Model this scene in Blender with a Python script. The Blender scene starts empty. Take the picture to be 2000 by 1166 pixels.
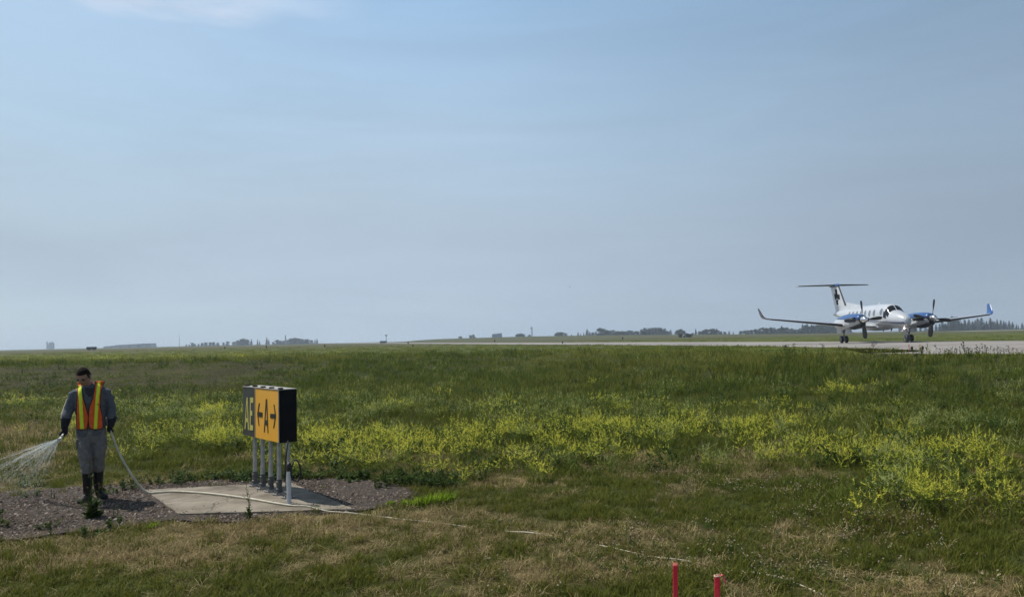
import bpy, bmesh, random
import numpy as np
from math import *
from mathutils import Vector, Matrix, Euler

random.seed(7)
RS = np.random.RandomState(11)
S = bpy.context.scene
COL = S.collection

# ------------------------------------------------------------------ camera
CAMZ = 2.0
FPX = 1500.0
PITCH = atan(79 / 1500)
ROLL = radians(1.2)
_F = np.array([0, cos(PITCH), sin(PITCH)])
_U0 = np.array([0, -sin(PITCH), cos(PITCH)])
_R0 = np.array([1.0, 0, 0])
_R = _R0 * cos(ROLL) - _U0 * sin(ROLL)
_U = _U0 * cos(ROLL) + _R0 * sin(ROLL)
camd = bpy.data.cameras.new('camera')
camo = bpy.data.objects.new('camera', camd)
COL.objects.link(camo)
camd.sensor_width = 36.0
camd.lens = 36.0 * FPX / 2000.0
camd.clip_start = 0.1
camd.clip_end = 6000
M = Matrix(((_R[0], _U[0], -_F[0], 0), (_R[1], _U[1], -_F[1], 0), (_R[2], _U[2], -_F[2], CAMZ), (0, 0, 0, 1)))
camo.matrix_world = M
S.camera = camo

# ------------------------------------------------------------------ sun, sky, exposure
SUN_EL = radians(56)
_sx, _sy = -0.871, 0.491
SUN = Vector((_sx * cos(SUN_EL), _sy * cos(SUN_EL), sin(SUN_EL))).normalized()
sd = bpy.data.lights.new('sun', 'SUN')
sd.energy = 5.0
sd.angle = radians(0.53)
sd.color = (1.0, 0.955, 0.88)
so = bpy.data.objects.new('sun', sd)
COL.objects.link(so)
so.rotation_euler = SUN.to_track_quat('Z', 'Y').to_euler()
so.location = (-40, 20, 60)

W = bpy.data.worlds.new('World')
S.world = W
W.use_nodes = True
nt = W.node_tree
nt.nodes.clear()


def N(t, typ, **kw):
    n = t.nodes.new(typ)
    for k, v in kw.items():
        setattr(n, k, v)
    return n


def build_world():
    L = nt.links.new
    out = N(nt, 'ShaderNodeOutputWorld')
    bg = N(nt, 'ShaderNodeBackground')
    bg.inputs['Strength'].default_value = 0.1
    sky = N(nt, 'ShaderNodeTexSky')
    sky.sky_type = 'NISHITA'
    sky.sun_disc = False
    sky.sun_elevation = SUN_EL
    sky.sun_rotation = atan2(_sx, _sy)
    sky.altitude = 700
    sky.air_density = 1.0
    sky.dust_density = 1.6
    sky.ozone_density = 1.5
    tc = N(nt, 'ShaderNodeTexCoord')
    sep = N(nt, 'ShaderNodeSeparateXYZ')
    L(tc.outputs['Generated'], sep.inputs[0])
    # thin high veil of haze: a pale even grey-blue that covers more of the sky low down
    mr = N(nt, 'ShaderNodeMapRange')
    mr.inputs['From Min'].default_value = 0.12
    mr.inputs['From Max'].default_value = 0.46
    mr.inputs['To Min'].default_value = 0.95
    mr.inputs['To Max'].default_value = 0.12
    L(sep.outputs['Z'], mr.inputs['Value'])
    no = N(nt, 'ShaderNodeTexNoise')
    no.inputs['Scale'].default_value = 1.7
    no.inputs['Detail'].default_value = 4
    no.inputs['Roughness'].default_value = 0.5
    mp = N(nt, 'ShaderNodeMapping')
    mp.inputs['Scale'].default_value = (1, 1, 3.2)
    L(tc.outputs['Generated'], mp.inputs[0])
    L(mp.outputs[0], no.inputs['Vector'])
    ad = N(nt, 'ShaderNodeMath', operation='MULTIPLY_ADD')
    L(no.outputs[0], ad.inputs[0])
    ad.inputs[1].default_value = 0.5
    ad.inputs[2].default_value = -0.25
    ad2 = N(nt, 'ShaderNodeMath', operation='ADD', use_clamp=True)
    L(mr.outputs[0], ad2.inputs[0])
    L(ad.outputs[0], ad2.inputs[1])
    # veil brightness falls off away from the sun (east to west)
    vr = N(nt, 'ShaderNodeMapRange')
    vr.inputs['From Min'].default_value = -0.55
    vr.inputs['From Max'].default_value = 0.55
    vr.inputs['To Min'].default_value = 0.0
    vr.inputs['To Max'].default_value = 1.0
    L(sep.outputs['X'], vr.inputs['Value'])
    vc = N(nt, 'ShaderNodeMix', data_type='RGBA')
    vc.inputs[6].default_value = (4.85, 5.95, 7.1, 1)
    vc.inputs[7].default_value = (3.7, 4.65, 5.9, 1)
    L(vr.outputs[0], vc.inputs[0])
    mx = N(nt, 'ShaderNodeMix', data_type='RGBA')
    L(ad2.outputs[0], mx.inputs[0])
    tint = N(nt, 'ShaderNodeMix', data_type='RGBA', blend_type='MULTIPLY')
    tint.inputs[0].default_value = 1.0
    tint.inputs[7].default_value = (1.60, 1.76, 1.60, 1)
    L(sky.outputs[0], tint.inputs[6])
    L(tint.outputs[2], mx.inputs[6])
    L(vc.outputs[2], mx.inputs[7])
    # white cloud bank high up to the left, with a soft frayed lower rim
    cn = N(nt, 'ShaderNodeTexNoise')
    cn.inputs['Scale'].default_value = 5.0
    cn.inputs['Detail'].default_value = 6
    cn.inputs['Roughness'].default_value = 0.55
    mp2 = N(nt, 'ShaderNodeMapping')
    mp2.inputs['Scale'].default_value = (1.0, 1.0, 4.5)
    L(tc.outputs['Generated'], mp2.inputs[0])
    L(mp2.outputs[0], cn.inputs['Vector'])
    ed = N(nt, 'ShaderNodeMath', operation='MULTIPLY_ADD')
    L(cn.outputs[0], ed.inputs[0])
    ed.inputs[1].default_value = 0.10
    L(sep.outputs['Z'], ed.inputs[2])
    xx = N(nt, 'ShaderNodeMath', operation='MULTIPLY_ADD')
    L(sep.outputs['X'], xx.inputs[0])
    xx.inputs[1].default_value = -0.075
    L(ed.outputs[0], xx.inputs[2])
    cm = N(nt, 'ShaderNodeMapRange', interpolation_type='SMOOTHSTEP')
    cm.inputs['From Min'].default_value = CLOUD0
    cm.inputs['From Max'].default_value = CLOUD0 + 0.03
    L(xx.outputs[0], cm.inputs['Value'])
    # cloud ends towards the right
    ce = N(nt, 'ShaderNodeMapRange', interpolation_type='SMOOTHSTEP')
    ce.inputs['From Min'].default_value = -0.14
    ce.inputs['From Max'].default_value = -0.36
    L(sep.outputs['X'], ce.inputs['Value'])
    mm = N(nt, 'ShaderNodeMath', operation='MULTIPLY')
    L(cm.outputs[0], mm.inputs[0])
    L(ce.outputs[0], mm.inputs[1])
    m9 = N(nt, 'ShaderNodeMath', operation='MULTIPLY')
    L(mm.outputs[0], m9.inputs[0])
    m9.inputs[1].default_value = 0.85
    cx = N(nt, 'ShaderNodeMix', data_type='RGBA')
    L(m9.outputs[0], cx.inputs[0])
    L(mx.outputs[2], cx.inputs[6])
    cx.inputs[7].default_value = (6.5, 7.65, 9.3, 1)
    zr = N(nt, 'ShaderNodeMapRange', interpolation_type='SMOOTHSTEP')
    zr.inputs['From Min'].default_value = 0.44
    zr.inputs['From Max'].default_value = 0.80
    zr.inputs['To Min'].default_value = 1.0
    zr.inputs['To Max'].default_value = 0.42
    L(sep.outputs['Z'], zr.inputs['Value'])
    zs = N(nt, 'ShaderNodeVectorMath', operation='SCALE')
    L(cx.outputs[2], zs.inputs[0])
    L(zr.outputs[0], zs.inputs['Scale'])
    xr = N(nt, 'ShaderNodeMapRange')
    xr.inputs['From Min'].default_value = -0.02
    xr.inputs['From Max'].default_value = 0.55
    xr.inputs['To Min'].default_value = 1.0
    xr.inputs['To Max'].default_value = 0.84
    L(sep.outputs['X'], xr.inputs['Value'])
    xs_ = N(nt, 'ShaderNodeVectorMath', operation='SCALE')
    L(zs.outputs[0], xs_.inputs[0])
    L(xr.outputs[0], xs_.inputs['Scale'])
    lr = N(nt, 'ShaderNodeMapRange')
    lr.inputs['From Min'].default_value = -0.52
    lr.inputs['From Max'].default_value = -0.10
    lr.inputs['To Min'].default_value = 0.91
    lr.inputs['To Max'].default_value = 1.0
    L(sep.outputs['X'], lr.inputs['Value'])
    # thin drawn-out streaks of high cloud
    sn = N(nt, 'ShaderNodeTexNoise')
    sn.inputs['Scale'].default_value = 2.6
    sn.inputs['Detail'].default_value = 7
    sn.inputs['Roughness'].default_value = 0.62
    sn.inputs['Distortion'].default_value = 0.6
    mp3 = N(nt, 'ShaderNodeMapping')
    mp3.inputs['Scale'].default_value = (0.8, 0.8, 6.0)
    mp3.inputs['Rotation'].default_value = (0, 0.16, 0)
    L(tc.outputs['Generated'], mp3.inputs[0])
    L(mp3.outputs[0], sn.inputs['Vector'])
    sr = N(nt, 'ShaderNodeMapRange')
    sr.inputs['From Min'].default_value = 0.35
    sr.inputs['From Max'].default_value = 0.70
    sr.inputs['To Min'].default_value = 0.965
    sr.inputs['To Max'].default_value = 1.055
    L(sn.outputs[0], sr.inputs['Value'])
    sm_ = N(nt, 'ShaderNodeMath', operation='MULTIPLY')
    L(lr.outputs[0], sm_.inputs[0])
    L(sr.outputs[0], sm_.inputs[1])
    ls_ = N(nt, 'ShaderNodeVectorMath', operation='SCALE')
    L(xs_.outputs[0], ls_.inputs[0])
    L(sm_.outputs[0], ls_.inputs['Scale'])
    L(ls_.outputs[0], bg.inputs['Color'])
    L(bg.outputs[0], out.inputs['Surface'])


CLOUD0 = 0.446
build_world()
S.view_settings.view_transform = 'Standard'
S.view_settings.look = 'None'
S.view_settings.gamma = 1
S.view_settings.exposure = 0.0
S.cycles.max_bounces = 6
S.cycles.diffuse_bounces = 3
S.cycles.glossy_bounces = 3
S.cycles.transmission_bounces = 4
S.cycles.transparent_max_bounces = 16
S.cycles.volume_bounces = 1

# ------------------------------------------------------------------ pixel <-> world helpers (planning only)


def ray(px, py):
    return _F + (px - 1000) / FPX * _R + (583 - py) / FPX * _U


def at(px, py, Y):
    d = ray(px, py)
    return np.array([0, 0, CAMZ]) + d * (Y / d[1])


def project(P):
    d = np.asarray(P, float) - np.array([0, 0, CAMZ])
    w = d @ _F
    w = np.where(np.abs(w) < 1e-6, 1e-6, w)
    return 1000 + FPX * (d @ _R) / w, 583 - FPX * (d @ _U) / w, w


def ground(px, py, z=0.0):
    d = ray(px, py)
    t = (z - CAMZ) / d[2]
    return np.array([0, 0, CAMZ]) + d * t


def plane_hit(px, py, p0, n):
    d = ray(px, py)
    o = np.array([0, 0, CAMZ])
    t = np.dot(np.asarray(p0) - o, n) / np.dot(d, n)
    return o + d * t


# ------------------------------------------------------------------ noise and terrain
def _hash(ix, iy, s):
    h = (ix.astype(np.int64) * 374761393 + iy.astype(np.int64) * 668265263 + s * 1442695041) & 0xffffffff
    h = ((h ^ (h >> 13)) * 1274126177) & 0xffffffff
    return ((h ^ (h >> 16)) & 0xffff) / 65535.0


def vnoise(x, y, s=0):
    x = np.asarray(x, float)
    y = np.asarray(y, float)
    ix = np.floor(x)
    iy = np.floor(y)
    fx = x - ix
    fy = y - iy
    fx = fx * fx * (3 - 2 * fx)
    fy = fy * fy * (3 - 2 * fy)
    a = _hash(ix, iy, s)
    b = _hash(ix + 1, iy, s)
    c = _hash(ix, iy + 1, s)
    d = _hash(ix + 1, iy + 1, s)
    return (a * (1 - fx) + b * fx) * (1 - fy) + (c * (1 - fx) + d * fx) * fy


def fbm(x, y, s=0, o=3):
    r = 0
    a = 1
    t = 0
    for i in range(o):
        r = r + a * vnoise(x * 2 ** i, y * 2 ** i, s + i * 17)
        t += a
        a *= 0.5
    return r / t


def sstep(a, b, x):
    t = np.clip((x - a) / (b - a), 0, 1)
    return t * t * (3 - 2 * t)


def terrain(x, y):
    x = np.asarray(x, float)
    y = np.asarray(y, float)
    xc = np.clip(x, 0, 22)
    crest = 44 - 1.25 * xc
    foot = crest - (18 - 0.4 * xc)
    z = 1.15 * sstep(0, 1, (y - foot) / (crest - foot))
    near = 1 - sstep(0, 1, (y - foot) / (crest - foot))
    z = z + near * (fbm(x * 0.25 + 7, y * 0.25, 3) - 0.5) * 0.10 * sstep(8, 14, y)
    # long low rise beyond the taxiway
    far_edge = 33.3 - 0.27 * (y - 50)
    m = sstep(2, 34, x - far_edge)
    z = z + m * 2.2 * np.exp(-((x - 13) / 124) ** 2 - ((y - 480) / 95) ** 2)
    return z


def terr1(x, y):
    return float(terrain(np.array([x]), np.array([y]))[0])


def inpoly(x, y, poly):
    r = np.zeros(np.shape(x), bool)
    n = len(poly)
    for i in range(n):
        x0, y0 = poly[i][:2]
        x1, y1 = poly[(i + 1) % n][:2]
        if y0 == y1:
            continue
        c = ((y0 > y) != (y1 > y)) & (x < (x1 - x0) * (y - y0) / (y1 - y0) + x0)
        r ^= c
    return r


GRAVEL = [ground(*p)[:2] for p in [(-260, 985), (-120, 978), (0, 966), (100, 956), (230, 946), (330, 944), (480, 936), (580, 937), (690, 935), (760, 942), (815, 965), (775, 985), (700, 1000), (560, 1007), (470, 1022), (330, 1018), (230, 1032), (120, 1045), (0, 1058), (-150, 1066), (-300, 1066)]]
PAD = [ground(*p)[:2] for p in [(283, 961), (350, 1009), (692, 999), (566, 946)]]
PAVE = [(-440, 1780), (-190, 860), (0.6, 113), (7.5, 86), (13, 65), (16, 50), (17.2, 41), (17.2, 35), (16.6, 31.2), (15.4, 29.6), (14.2, 29.0), (13.2, 28.6), (13.6, 27.4), (15.5, 25.2), (18, 22.5), (22, 18), (30, 10), (70, -6), (90, 20), (60, 36), (40, 42), (33.3, 50), (30, 60), (25, 78), (20.5, 99), (0.5, 172), (-170, 860), (-415, 1780)]

# ------------------------------------------------------------------ materials
MATS = {}


def nodes_of(m):
    m.use_nodes = True
    t = m.node_tree
    t.nodes.clear()
    return t


def mat(name, c, c2=None, rough=0.6, scale=8.0, metal=0.0, bump=0.0, bscale=60.0, spec=0.5, detail=4, coat=0.0, coord='Object'):
    if name in MATS:
        return MATS[name]
    m = bpy.data.materials.new(name)
    t = nodes_of(m)
    L = t.links.new
    o = N(t, 'ShaderNodeOutputMaterial')
    p = N(t, 'ShaderNodeBsdfPrincipled')
    p.inputs['Roughness'].default_value = rough
    p.inputs['Metallic'].default_value = metal
    p.inputs['Specular IOR Level'].default_value = spec
    p.inputs['Coat Weight'].default_value = coat
    tc = N(t, 'ShaderNodeTexCoord')
    no = N(t, 'ShaderNodeTexNoise')
    no.inputs['Scale'].default_value = scale
    no.inputs['Detail'].default_value = detail
    L(tc.outputs[coord], no.inputs['Vector'])
    r = N(t, 'ShaderNodeValToRGB')
    c2 = c2 or tuple(min(1, v * 1.25) for v in c)
    r.color_ramp.elements[0].position = 0.35
    r.color_ramp.elements[1].position = 0.65
    r.color_ramp.elements[0].color = (*c, 1)
    r.color_ramp.elements[1].color = (*c2, 1)
    L(no.outputs[0], r.inputs[0])
    L(r.outputs[0], p.inputs['Base Color'])
    if bump:
        b = N(t, 'ShaderNodeBump')
        b.inputs['Strength'].default_value = bump
        b.inputs['Distance'].default_value = 0.02
        n2 = N(t, 'ShaderNodeTexNoise')
        n2.inputs['Scale'].default_value = bscale
        n2.inputs['Detail'].default_value = 5
        L(tc.outputs[coord], n2.inputs['Vector'])
        L(n2.outputs[0], b.inputs['Height'])
        L(b.outputs[0], p.inputs['Normal'])
    L(p.outputs[0], o.inputs[0])
    MATS[name] = m
    return m


def leafmat(name, c, c2, trans=0.4, rough=0.55, wscale=0.0):
    """leaf: diffuse plus light passing through; hue differs from plant to plant"""
    if name in MATS:
        return MATS[name]
    m = bpy.data.materials.new(name)
    t = nodes_of(m)
    L = t.links.new
    o = N(t, 'ShaderNodeOutputMaterial')
    p = N(t, 'ShaderNodeBsdfPrincipled')
    p.inputs['Roughness'].default_value = rough
    p.inputs['Specular IOR Level'].default_value = 0.08
    tr = N(t, 'ShaderNodeBsdfTranslucent')
    mx = N(t, 'ShaderNodeMixShader')
    mx.inputs[0].default_value = trans
    oi = N(t, 'ShaderNodeObjectInfo')
    ge = N(t, 'ShaderNodeNewGeometry')
    ad = N(t, 'ShaderNodeMath', operation='MULTIPLY_ADD')
    L(oi.outputs['Random'], ad.inputs[0])
    ad.inputs[1].default_value = 0.45
    m2 = N(t, 'ShaderNodeMath', operation='MULTIPLY')
    L(ge.outputs['Random Per Island'], m2.inputs[0])
    m2.inputs[1].default_value = 0.55
    L(m2.outputs[0], ad.inputs[2])
    mc = N(t, 'ShaderNodeMix', data_type='RGBA')
    mc.inputs[6].default_value = (*c, 1)
    mc.inputs[7].default_value = (*c2, 1)
    L(ad.outputs[0], mc.inputs[0])
    L(mc.outputs[2], p.inputs['Base Color'])
    L(mc.outputs[2], tr.inputs['Color'])
    L(p.outputs[0], mx.inputs[1])
    L(tr.outputs[0], mx.inputs[2])
    L(mx.outputs[0], o.inputs[0])
    MATS[name] = m
    return m


# ------------------------------------------------------------------ object helpers
def link(name, me, parent=None, m=None, smooth=False, loc=None):
    o = bpy.data.objects.new(name, me)
    COL.objects.link(o)
    if m is not None:
        for q in (m if isinstance(m, (list, tuple)) else [m]):
            me.materials.append(q)
    if parent is not None:
        o.parent = parent
    if loc is not None:
        o.location = loc
    if smooth and me is not None:
        for p in me.polygons:
            p.use_smooth = True
    return o


def mesh(name, v, f, mi=None):
    me = bpy.data.meshes.new(name)
    me.from_pydata([tuple(map(float, q)) for q in v], [], [tuple(map(int, q)) for q in f])
    if mi is not None:
        me.polygons.foreach_set('material_index', np.asarray(mi, np.int32))
    me.update()
    return me


def thing(name, label, cat, loc=(0, 0, 0), rz=0.0, group=None):
    o = bpy.data.objects.new(name, None)
    COL.objects.link(o)
    o.location = tuple(map(float, loc))
    o.rotation_euler = (0, 0, rz)
    o.empty_display_size = 0.2
    return tag(o, label, cat, group)


def tag(o, label=None, cat=None, group=None, kind=None):
    if label:
        o['label'] = label
    if cat:
        o['category'] = cat
    if group:
        o['group'] = group
    if kind:
        o['kind'] = kind
    return o


class MB:
    """collects simple shapes into one mesh"""

    def __init__(s):
        s.v = []
        s.f = []
        s.m = []
        s.mi = 0

    def add(s, v, f):
        b = len(s.v)
        s.v += [tuple(map(float, q)) for q in v]
        s.f += [tuple(b + i for i in q) for q in f]
        s.m += [s.mi] * len(f)

    def box(s, c, d, ax=None):
        c = np.asarray(c, float)
        ax = np.eye(3) if ax is None else np.asarray(ax, float)
        v = []
        for k in ((-1, -1, -1), (1, -1, -1), (1, 1, -1), (-1, 1, -1), (-1, -1, 1), (1, -1, 1), (1, 1, 1), (-1, 1, 1)):
            v.append(c + sum(ax[i] * k[i] * d[i] / 2 for i in range(3)))
        s.add(v, [(0, 3, 2, 1), (4, 5, 6, 7), (0, 1, 5, 4), (1, 2, 6, 5), (2, 3, 7, 6), (3, 0, 4, 7)])

    def tube(s, pts, r, n=8, cap=True, sq=(1, 1)):
        pts = [np.asarray(p, float) for p in pts]
        k = len(pts)
        rr = r if isinstance(r, (list, tuple, np.ndarray)) else [r] * k
        b = len(s.v)
        up = None
        for i in range(k):
            t = pts[min(i + 1, k - 1)] - pts[max(i - 1, 0)]
            t = t / (np.linalg.norm(t) + 1e-12)
            if up is None:
                up = np.array([0, 0, 1.0]) if abs(t[2]) < 0.9 else np.array([0, 1.0, 0])
            a = np.cross(t, up)
            a /= np.linalg.norm(a) + 1e-12
            bb = np.cross(a, t)
            up = bb
            for j in range(n):
                th = 2 * pi * j / n
                s.v.append(tuple(pts[i] + rr[i] * (cos(th) * a * sq[0] + sin(th) * bb * sq[1])))
        nf = 0
        for i in range(k - 1):
            for j in range(n):
                s.f.append((b + i * n + j, b + i * n + (j + 1) % n, b + (i + 1) * n + (j + 1) % n, b + (i + 1) * n + j))
                nf += 1
        if cap:
            s.f.append(tuple(b + j for j in range(n))[::-1])
            s.f.append(tuple(b + (k - 1) * n + j for j in range(n)))
            nf += 2
        s.m += [s.mi] * nf

    def rings(s, R, cap=True, close=True):
        """R: list of equally long point rings"""
        b = len(s.v)
        n = len(R[0])
        for r in R:
            s.v += [tuple(map(float, q)) for q in r]
        nf = 0
        for i in range(len(R) - 1):
            for j in range(n if close else n - 1):
                s.f.append((b + i * n + j, b + i * n + (j + 1) % n, b + (i + 1) * n + (j + 1) % n, b + (i + 1) * n + j))
                nf += 1
        if cap:
            s.f.append(tuple(b + j for j in range(n))[::-1])
            s.f.append(tuple(b + (len(R) - 1) * n + j for j in range(n)))
            nf += 2
        s.m += [s.mi] * nf

    def ellip(s, c, r, nu=14, nv=9, ax=None, fn=None):
        ax = np.eye(3) if ax is None else np.asarray(ax, float)
        R = []
        for i in range(nv + 1):
            ph = pi * (0.02 + 0.96 * i / nv)
            ring = []
            for j in range(nu):
                th = 2 * pi * j / nu
                q = np.array([sin(ph) * cos(th) * r[0], sin(ph) * sin(th) * r[1], -cos(ph) * r[2]])
                if fn is not None:
                    q = fn(q)
                ring.append(np.asarray(c) + ax.T @ q)
            R.append(ring)
        s.rings(R)

    def prism(s, pts, n, d):
        """flat polygon pts pushed along n by d"""
        pts = [np.asarray(p, float) for p in pts]
        n = np.asarray(n, float)
        k = len(pts)
        v = pts + [p + n * d for p in pts]
        f = [tuple(range(k))[::-1], tuple(range(k, 2 * k))] + [(i, (i + 1) % k, k + (i + 1) % k, k + i) for i in range(k)]
        s.add(v, f)

    def build(s, name, m=None, parent=None, smooth=False, loc=None, fix=True):
        me = mesh(name, s.v, s.f, s.m)
        if fix:
            bm = bmesh.new()
            bm.from_mesh(me)
            bmesh.ops.recalc_face_normals(bm, faces=bm.faces)
            bm.to_mesh(me)
            bm.free()
        return link(name, me, parent, m, smooth, loc)


def auto(o, ang=40):
    for p in o.data.polygons:
        p.use_smooth = True
    try:
        o.data.set_sharp_from_angle(angle=radians(ang))
    except Exception:
        pass
    return o


def bevel(o, w=0.005, seg=2):
    b = o.modifiers.new('bevel', 'BEVEL')
    b.width = w
    b.segments = seg
    b.limit_method = 'ANGLE'
    b.angle_limit = radians(40)
    return o

# ================================================================== SETTING


def axis(a0, a1, step, lo, hi, g=1.09):
    c = list(np.arange(a0, a1 + step * 0.5, step))
    d = step
    while c[-1] < hi:
        d *= g
        c.append(min(hi, c[-1] + d))
    d = step
    pre = []
    x = a0
    while x > lo:
        d *= g
        x = max(lo, x - d)
        pre.append(x)
    return np.array(pre[::-1] + c)


EXT = 1880
xs = axis(-22, 26, 0.3, -EXT, EXT)
ys = axis(4, 52, 0.3, -60, EXT)
GX, GY = np.meshgrid(xs, ys)
GZ = terrain(GX, GY)
nx, ny = len(xs), len(ys)


def slope_t(x, y):
    xc = np.clip(x, 0, 22)
    crest = 44 - 1.25 * xc
    foot = crest - (18 - 0.4 * xc)
    return (y - foot) / (crest - foot)


def dryness(x, y):
    """0 green .. 1 straw coloured, on the mown lower field"""
    px, py, w = project(np.stack([x, y, np.zeros_like(x)], -1))
    n = fbm(x * 0.9 + 31, y * 0.9 + 12, 5, 3)
    n2 = fbm(x * 0.33 + 3, y * 0.5 + 2, 9, 2)
    n4 = fbm(x * 3.1 + 1, y * 3.1 + 2, 15, 2)
    d = 0.37 + (n - 0.5) * 1.4 + (n2 - 0.5) * 0.6 + (n4 - .5) * 0.9

    def blob(cx, cy, rx, ry, a):
        return a * np.exp(-((px - cx) / rx) ** 2 - ((py - cy) / ry) ** 2)
    d = d + blob(330, 1070, 330, 36, 0.45) + blob(960, 1010, 160, 50, 0.35) + blob(1600, 1052, 150, 22, 0.5)
    d = d + blob(40, 835, 130, 34, 0.9) + blob(80, 915, 60, 20, 0.3) + blob(1850, 1150, 250, 24, 0.45)
    d = d + blob(1150, 950, 320, 30, 0.25) + blob(1080, 1120, 200, 26, 0.4) + blob(620, 1040, 260, 30, 0.25)
    d = d - blob(1750, 985, 320, 60, 0.5) - blob(640, 1150, 120, 26, 0.25) - blob(300, 905, 330, 26, 0.25)
    d = d - blob(1350, 1120, 260, 40, 0.12) - blob(100, 1140, 200, 26, 0.15) - blob(1700, 1110, 300, 30, 0.15)
    d = d - sstep(900, 850, py) * 0.8 * (1 - np.clip(blob(40, 840, 190, 50, 1.4), 0, 1))
    return np.clip(d, 0, 1)


def ground_colour():
    x = GX.ravel()
    y = GY.ravel()
    t = slope_t(x, y)
    dr = dryness(x, y)[:, None]
    green = np.array([0.042, 0.058, 0.012])
    tan = np.array([0.13, 0.098, 0.040])
    low = green * (1 - dr) + tan * dr
    n = fbm(x * 0.12, y * 0.2, 21, 3)[:, None]
    bank = np.array([0.036, 0.050, 0.011]) * (1 - n) + np.array([0.064, 0.070, 0.019]) * n
    plain = np.array([0.070, 0.098, 0.022]) * (1 - n) + np.array([0.120, 0.128, 0.036]) * n
    left = (sstep(-1, -6, x - 0.0 * y) * 0 + sstep(-0.22, -0.36, x / np.maximum(y, 1)))[:, None]
    bank = bank * (1 - left) + np.array([0.050, 0.046, 0.016]) * left
    u = sstep(-0.05, 0.12, t)[:, None]
    v = sstep(0.95, 1.25, t)[:, None]
    c = low * (1 - u) + bank * u
    c = c * (1 - v) + plain * v
    # brown grass on the far rise, thin bright crop far out
    f = sstep(90, 220, y)[:, None]
    n3 = fbm(x * 0.01, y * 0.02, 41, 3)[:, None]
    farc = np.array([0.10, 0.088, 0.036]) * (1 - n3) + np.array([0.070, 0.086, 0.032]) * n3
    c = c * (1 - f) + farc * f
    return np.concatenate([c, np.ones((len(x), 1))], 1)


def build_ground():
    v = np.stack([GX.ravel(), GY.ravel(), GZ.ravel()], -1)
    i = np.arange((ny - 1) * nx).reshape(ny - 1, nx)[:, :-1].ravel()
    f = np.stack([i, i + 1, i + nx + 1, i + nx], -1)
    me = bpy.data.meshes.new('grass_field')
    me.from_pydata(v.tolist(), [], f.tolist())
    a = me.color_attributes.new('zone', 'FLOAT_COLOR', 'POINT')
    a.data.foreach_set('color', ground_colour().astype(np.float32).ravel())
    me.polygons.foreach_set('use_smooth', [True] * len(me.polygons))
    m = bpy.data.materials.new('field_soil')
    t = nodes_of(m)
    L = t.links.new
    o = N(t, 'ShaderNodeOutputMaterial')
    p = N(t, 'ShaderNodeBsdfPrincipled')
    p.inputs['Roughness'].default_value = 0.95
    p.inputs['Specular IOR Level'].default_value = 0.1
    at_ = N(t, 'ShaderNodeAttribute', attribute_name='zone')
    tc = N(t, 'ShaderNodeTexCoord')
    n1 = N(t, 'ShaderNodeTexNoise')
    n1.inputs['Scale'].default_value = 9
    n1.inputs['Detail'].default_value = 9
    n1.inputs['Roughness'].default_value = 0.75
    L(tc.outputs['Object'], n1.inputs['Vector'])
    n2 = N(t, 'ShaderNodeTexNoise')
    n2.inputs['Scale'].default_value = 0.35
    n2.inputs['Detail'].default_value = 5
    L(tc.outputs['Object'], n2.inputs['Vector'])
    mr = N(t, 'ShaderNodeMapRange')
    mr.inputs['From Min'].default_value = 0.3
    mr.inputs['From Max'].default_value = 0.7
    mr.inputs['To Min'].default_value = 0.35
    mr.inputs['To Max'].default_value = 1.35
    L(n1.outputs[0], mr.inputs['Value'])
    mr2 = N(t, 'ShaderNodeMapRange')
    mr2.inputs['From Min'].default_value = 0.35
    mr2.inputs['From Max'].default_value = 0.65
    mr2.inputs['To Min'].default_value = 0.75
    mr2.inputs['To Max'].default_value = 1.2
    L(n2.outputs[0], mr2.inputs['Value'])
    ml = N(t, 'ShaderNodeMath', operation='MULTIPLY')
    L(mr.outputs[0], ml.inputs[0])
    L(mr2.outputs[0], ml.inputs[1])
    vm = N(t, 'ShaderNodeVectorMath', operation='SCALE')
    L(at_.outputs['Color'], vm.inputs[0])
    L(ml.outputs[0], vm.inputs['Scale'])
    L(vm.outputs[0], p.inputs['Base Color'])
    b = N(t, 'ShaderNodeBump')
    b.inputs['Strength'].default_value = 0.8
    b.inputs['Distance'].default_value = 0.06
    L(n1.outputs[0], b.inputs['Height'])
    L(b.outputs[0], p.inputs['Normal'])
    L(p.outputs[0], o.inputs[0])
    o_ = link('ground', me, None, m)
    tag(o_, kind='structure')


build_ground()


def sheet(name, poly, zf, m, thick=None):
    bm = bmesh.new()
    vs = [bm.verts.new((float(p[0]), float(p[1]), 0)) for p in poly]
    f = bm.faces.new(vs)
    if f.normal.z < 0:
        bmesh.ops.reverse_faces(bm, faces=[f])
    bmesh.ops.triangulate(bm, faces=bm.faces[:])
    if zf is not None and callable(zf):
        for _ in range(4):
            es = [e for e in bm.edges if e.calc_length() > 0.5]
            if not es:
                break
            bmesh.ops.subdivide_edges(bm, edges=es, cuts=1)
        bmesh.ops.triangulate(bm, faces=bm.faces[:])
        for v in bm.verts:
            v.co.z = zf(v.co.x, v.co.y)
    else:
        for v in bm.verts:
            v.co.z = zf
    if thick:
        r = bmesh.ops.extrude_face_region(bm, geom=bm.faces[:])
        for e in r['geom']:
            if isinstance(e, bmesh.types.BMVert):
                e.co.z -= thick
        bmesh.ops.recalc_face_normals(bm, faces=bm.faces)
    me = bpy.data.meshes.new(name)
    bm.to_mesh(me)
    bm.free()
    o = link(name, me, None, m)
    return tag(o, kind='structure')


def jitter(poly, amp, step, seed):
    r = np.random.RandomState(seed)
    out = []
    for i in range(len(poly)):
        a = np.array(poly[i])
        b = np.array(poly[(i + 1) % len(poly)])
        k = max(1, int(np.linalg.norm(b - a) / step))
        for j in range(k):
            out.append(a + (b - a) * j / k + r.uniform(-amp, amp, 2))
    return out


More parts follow.
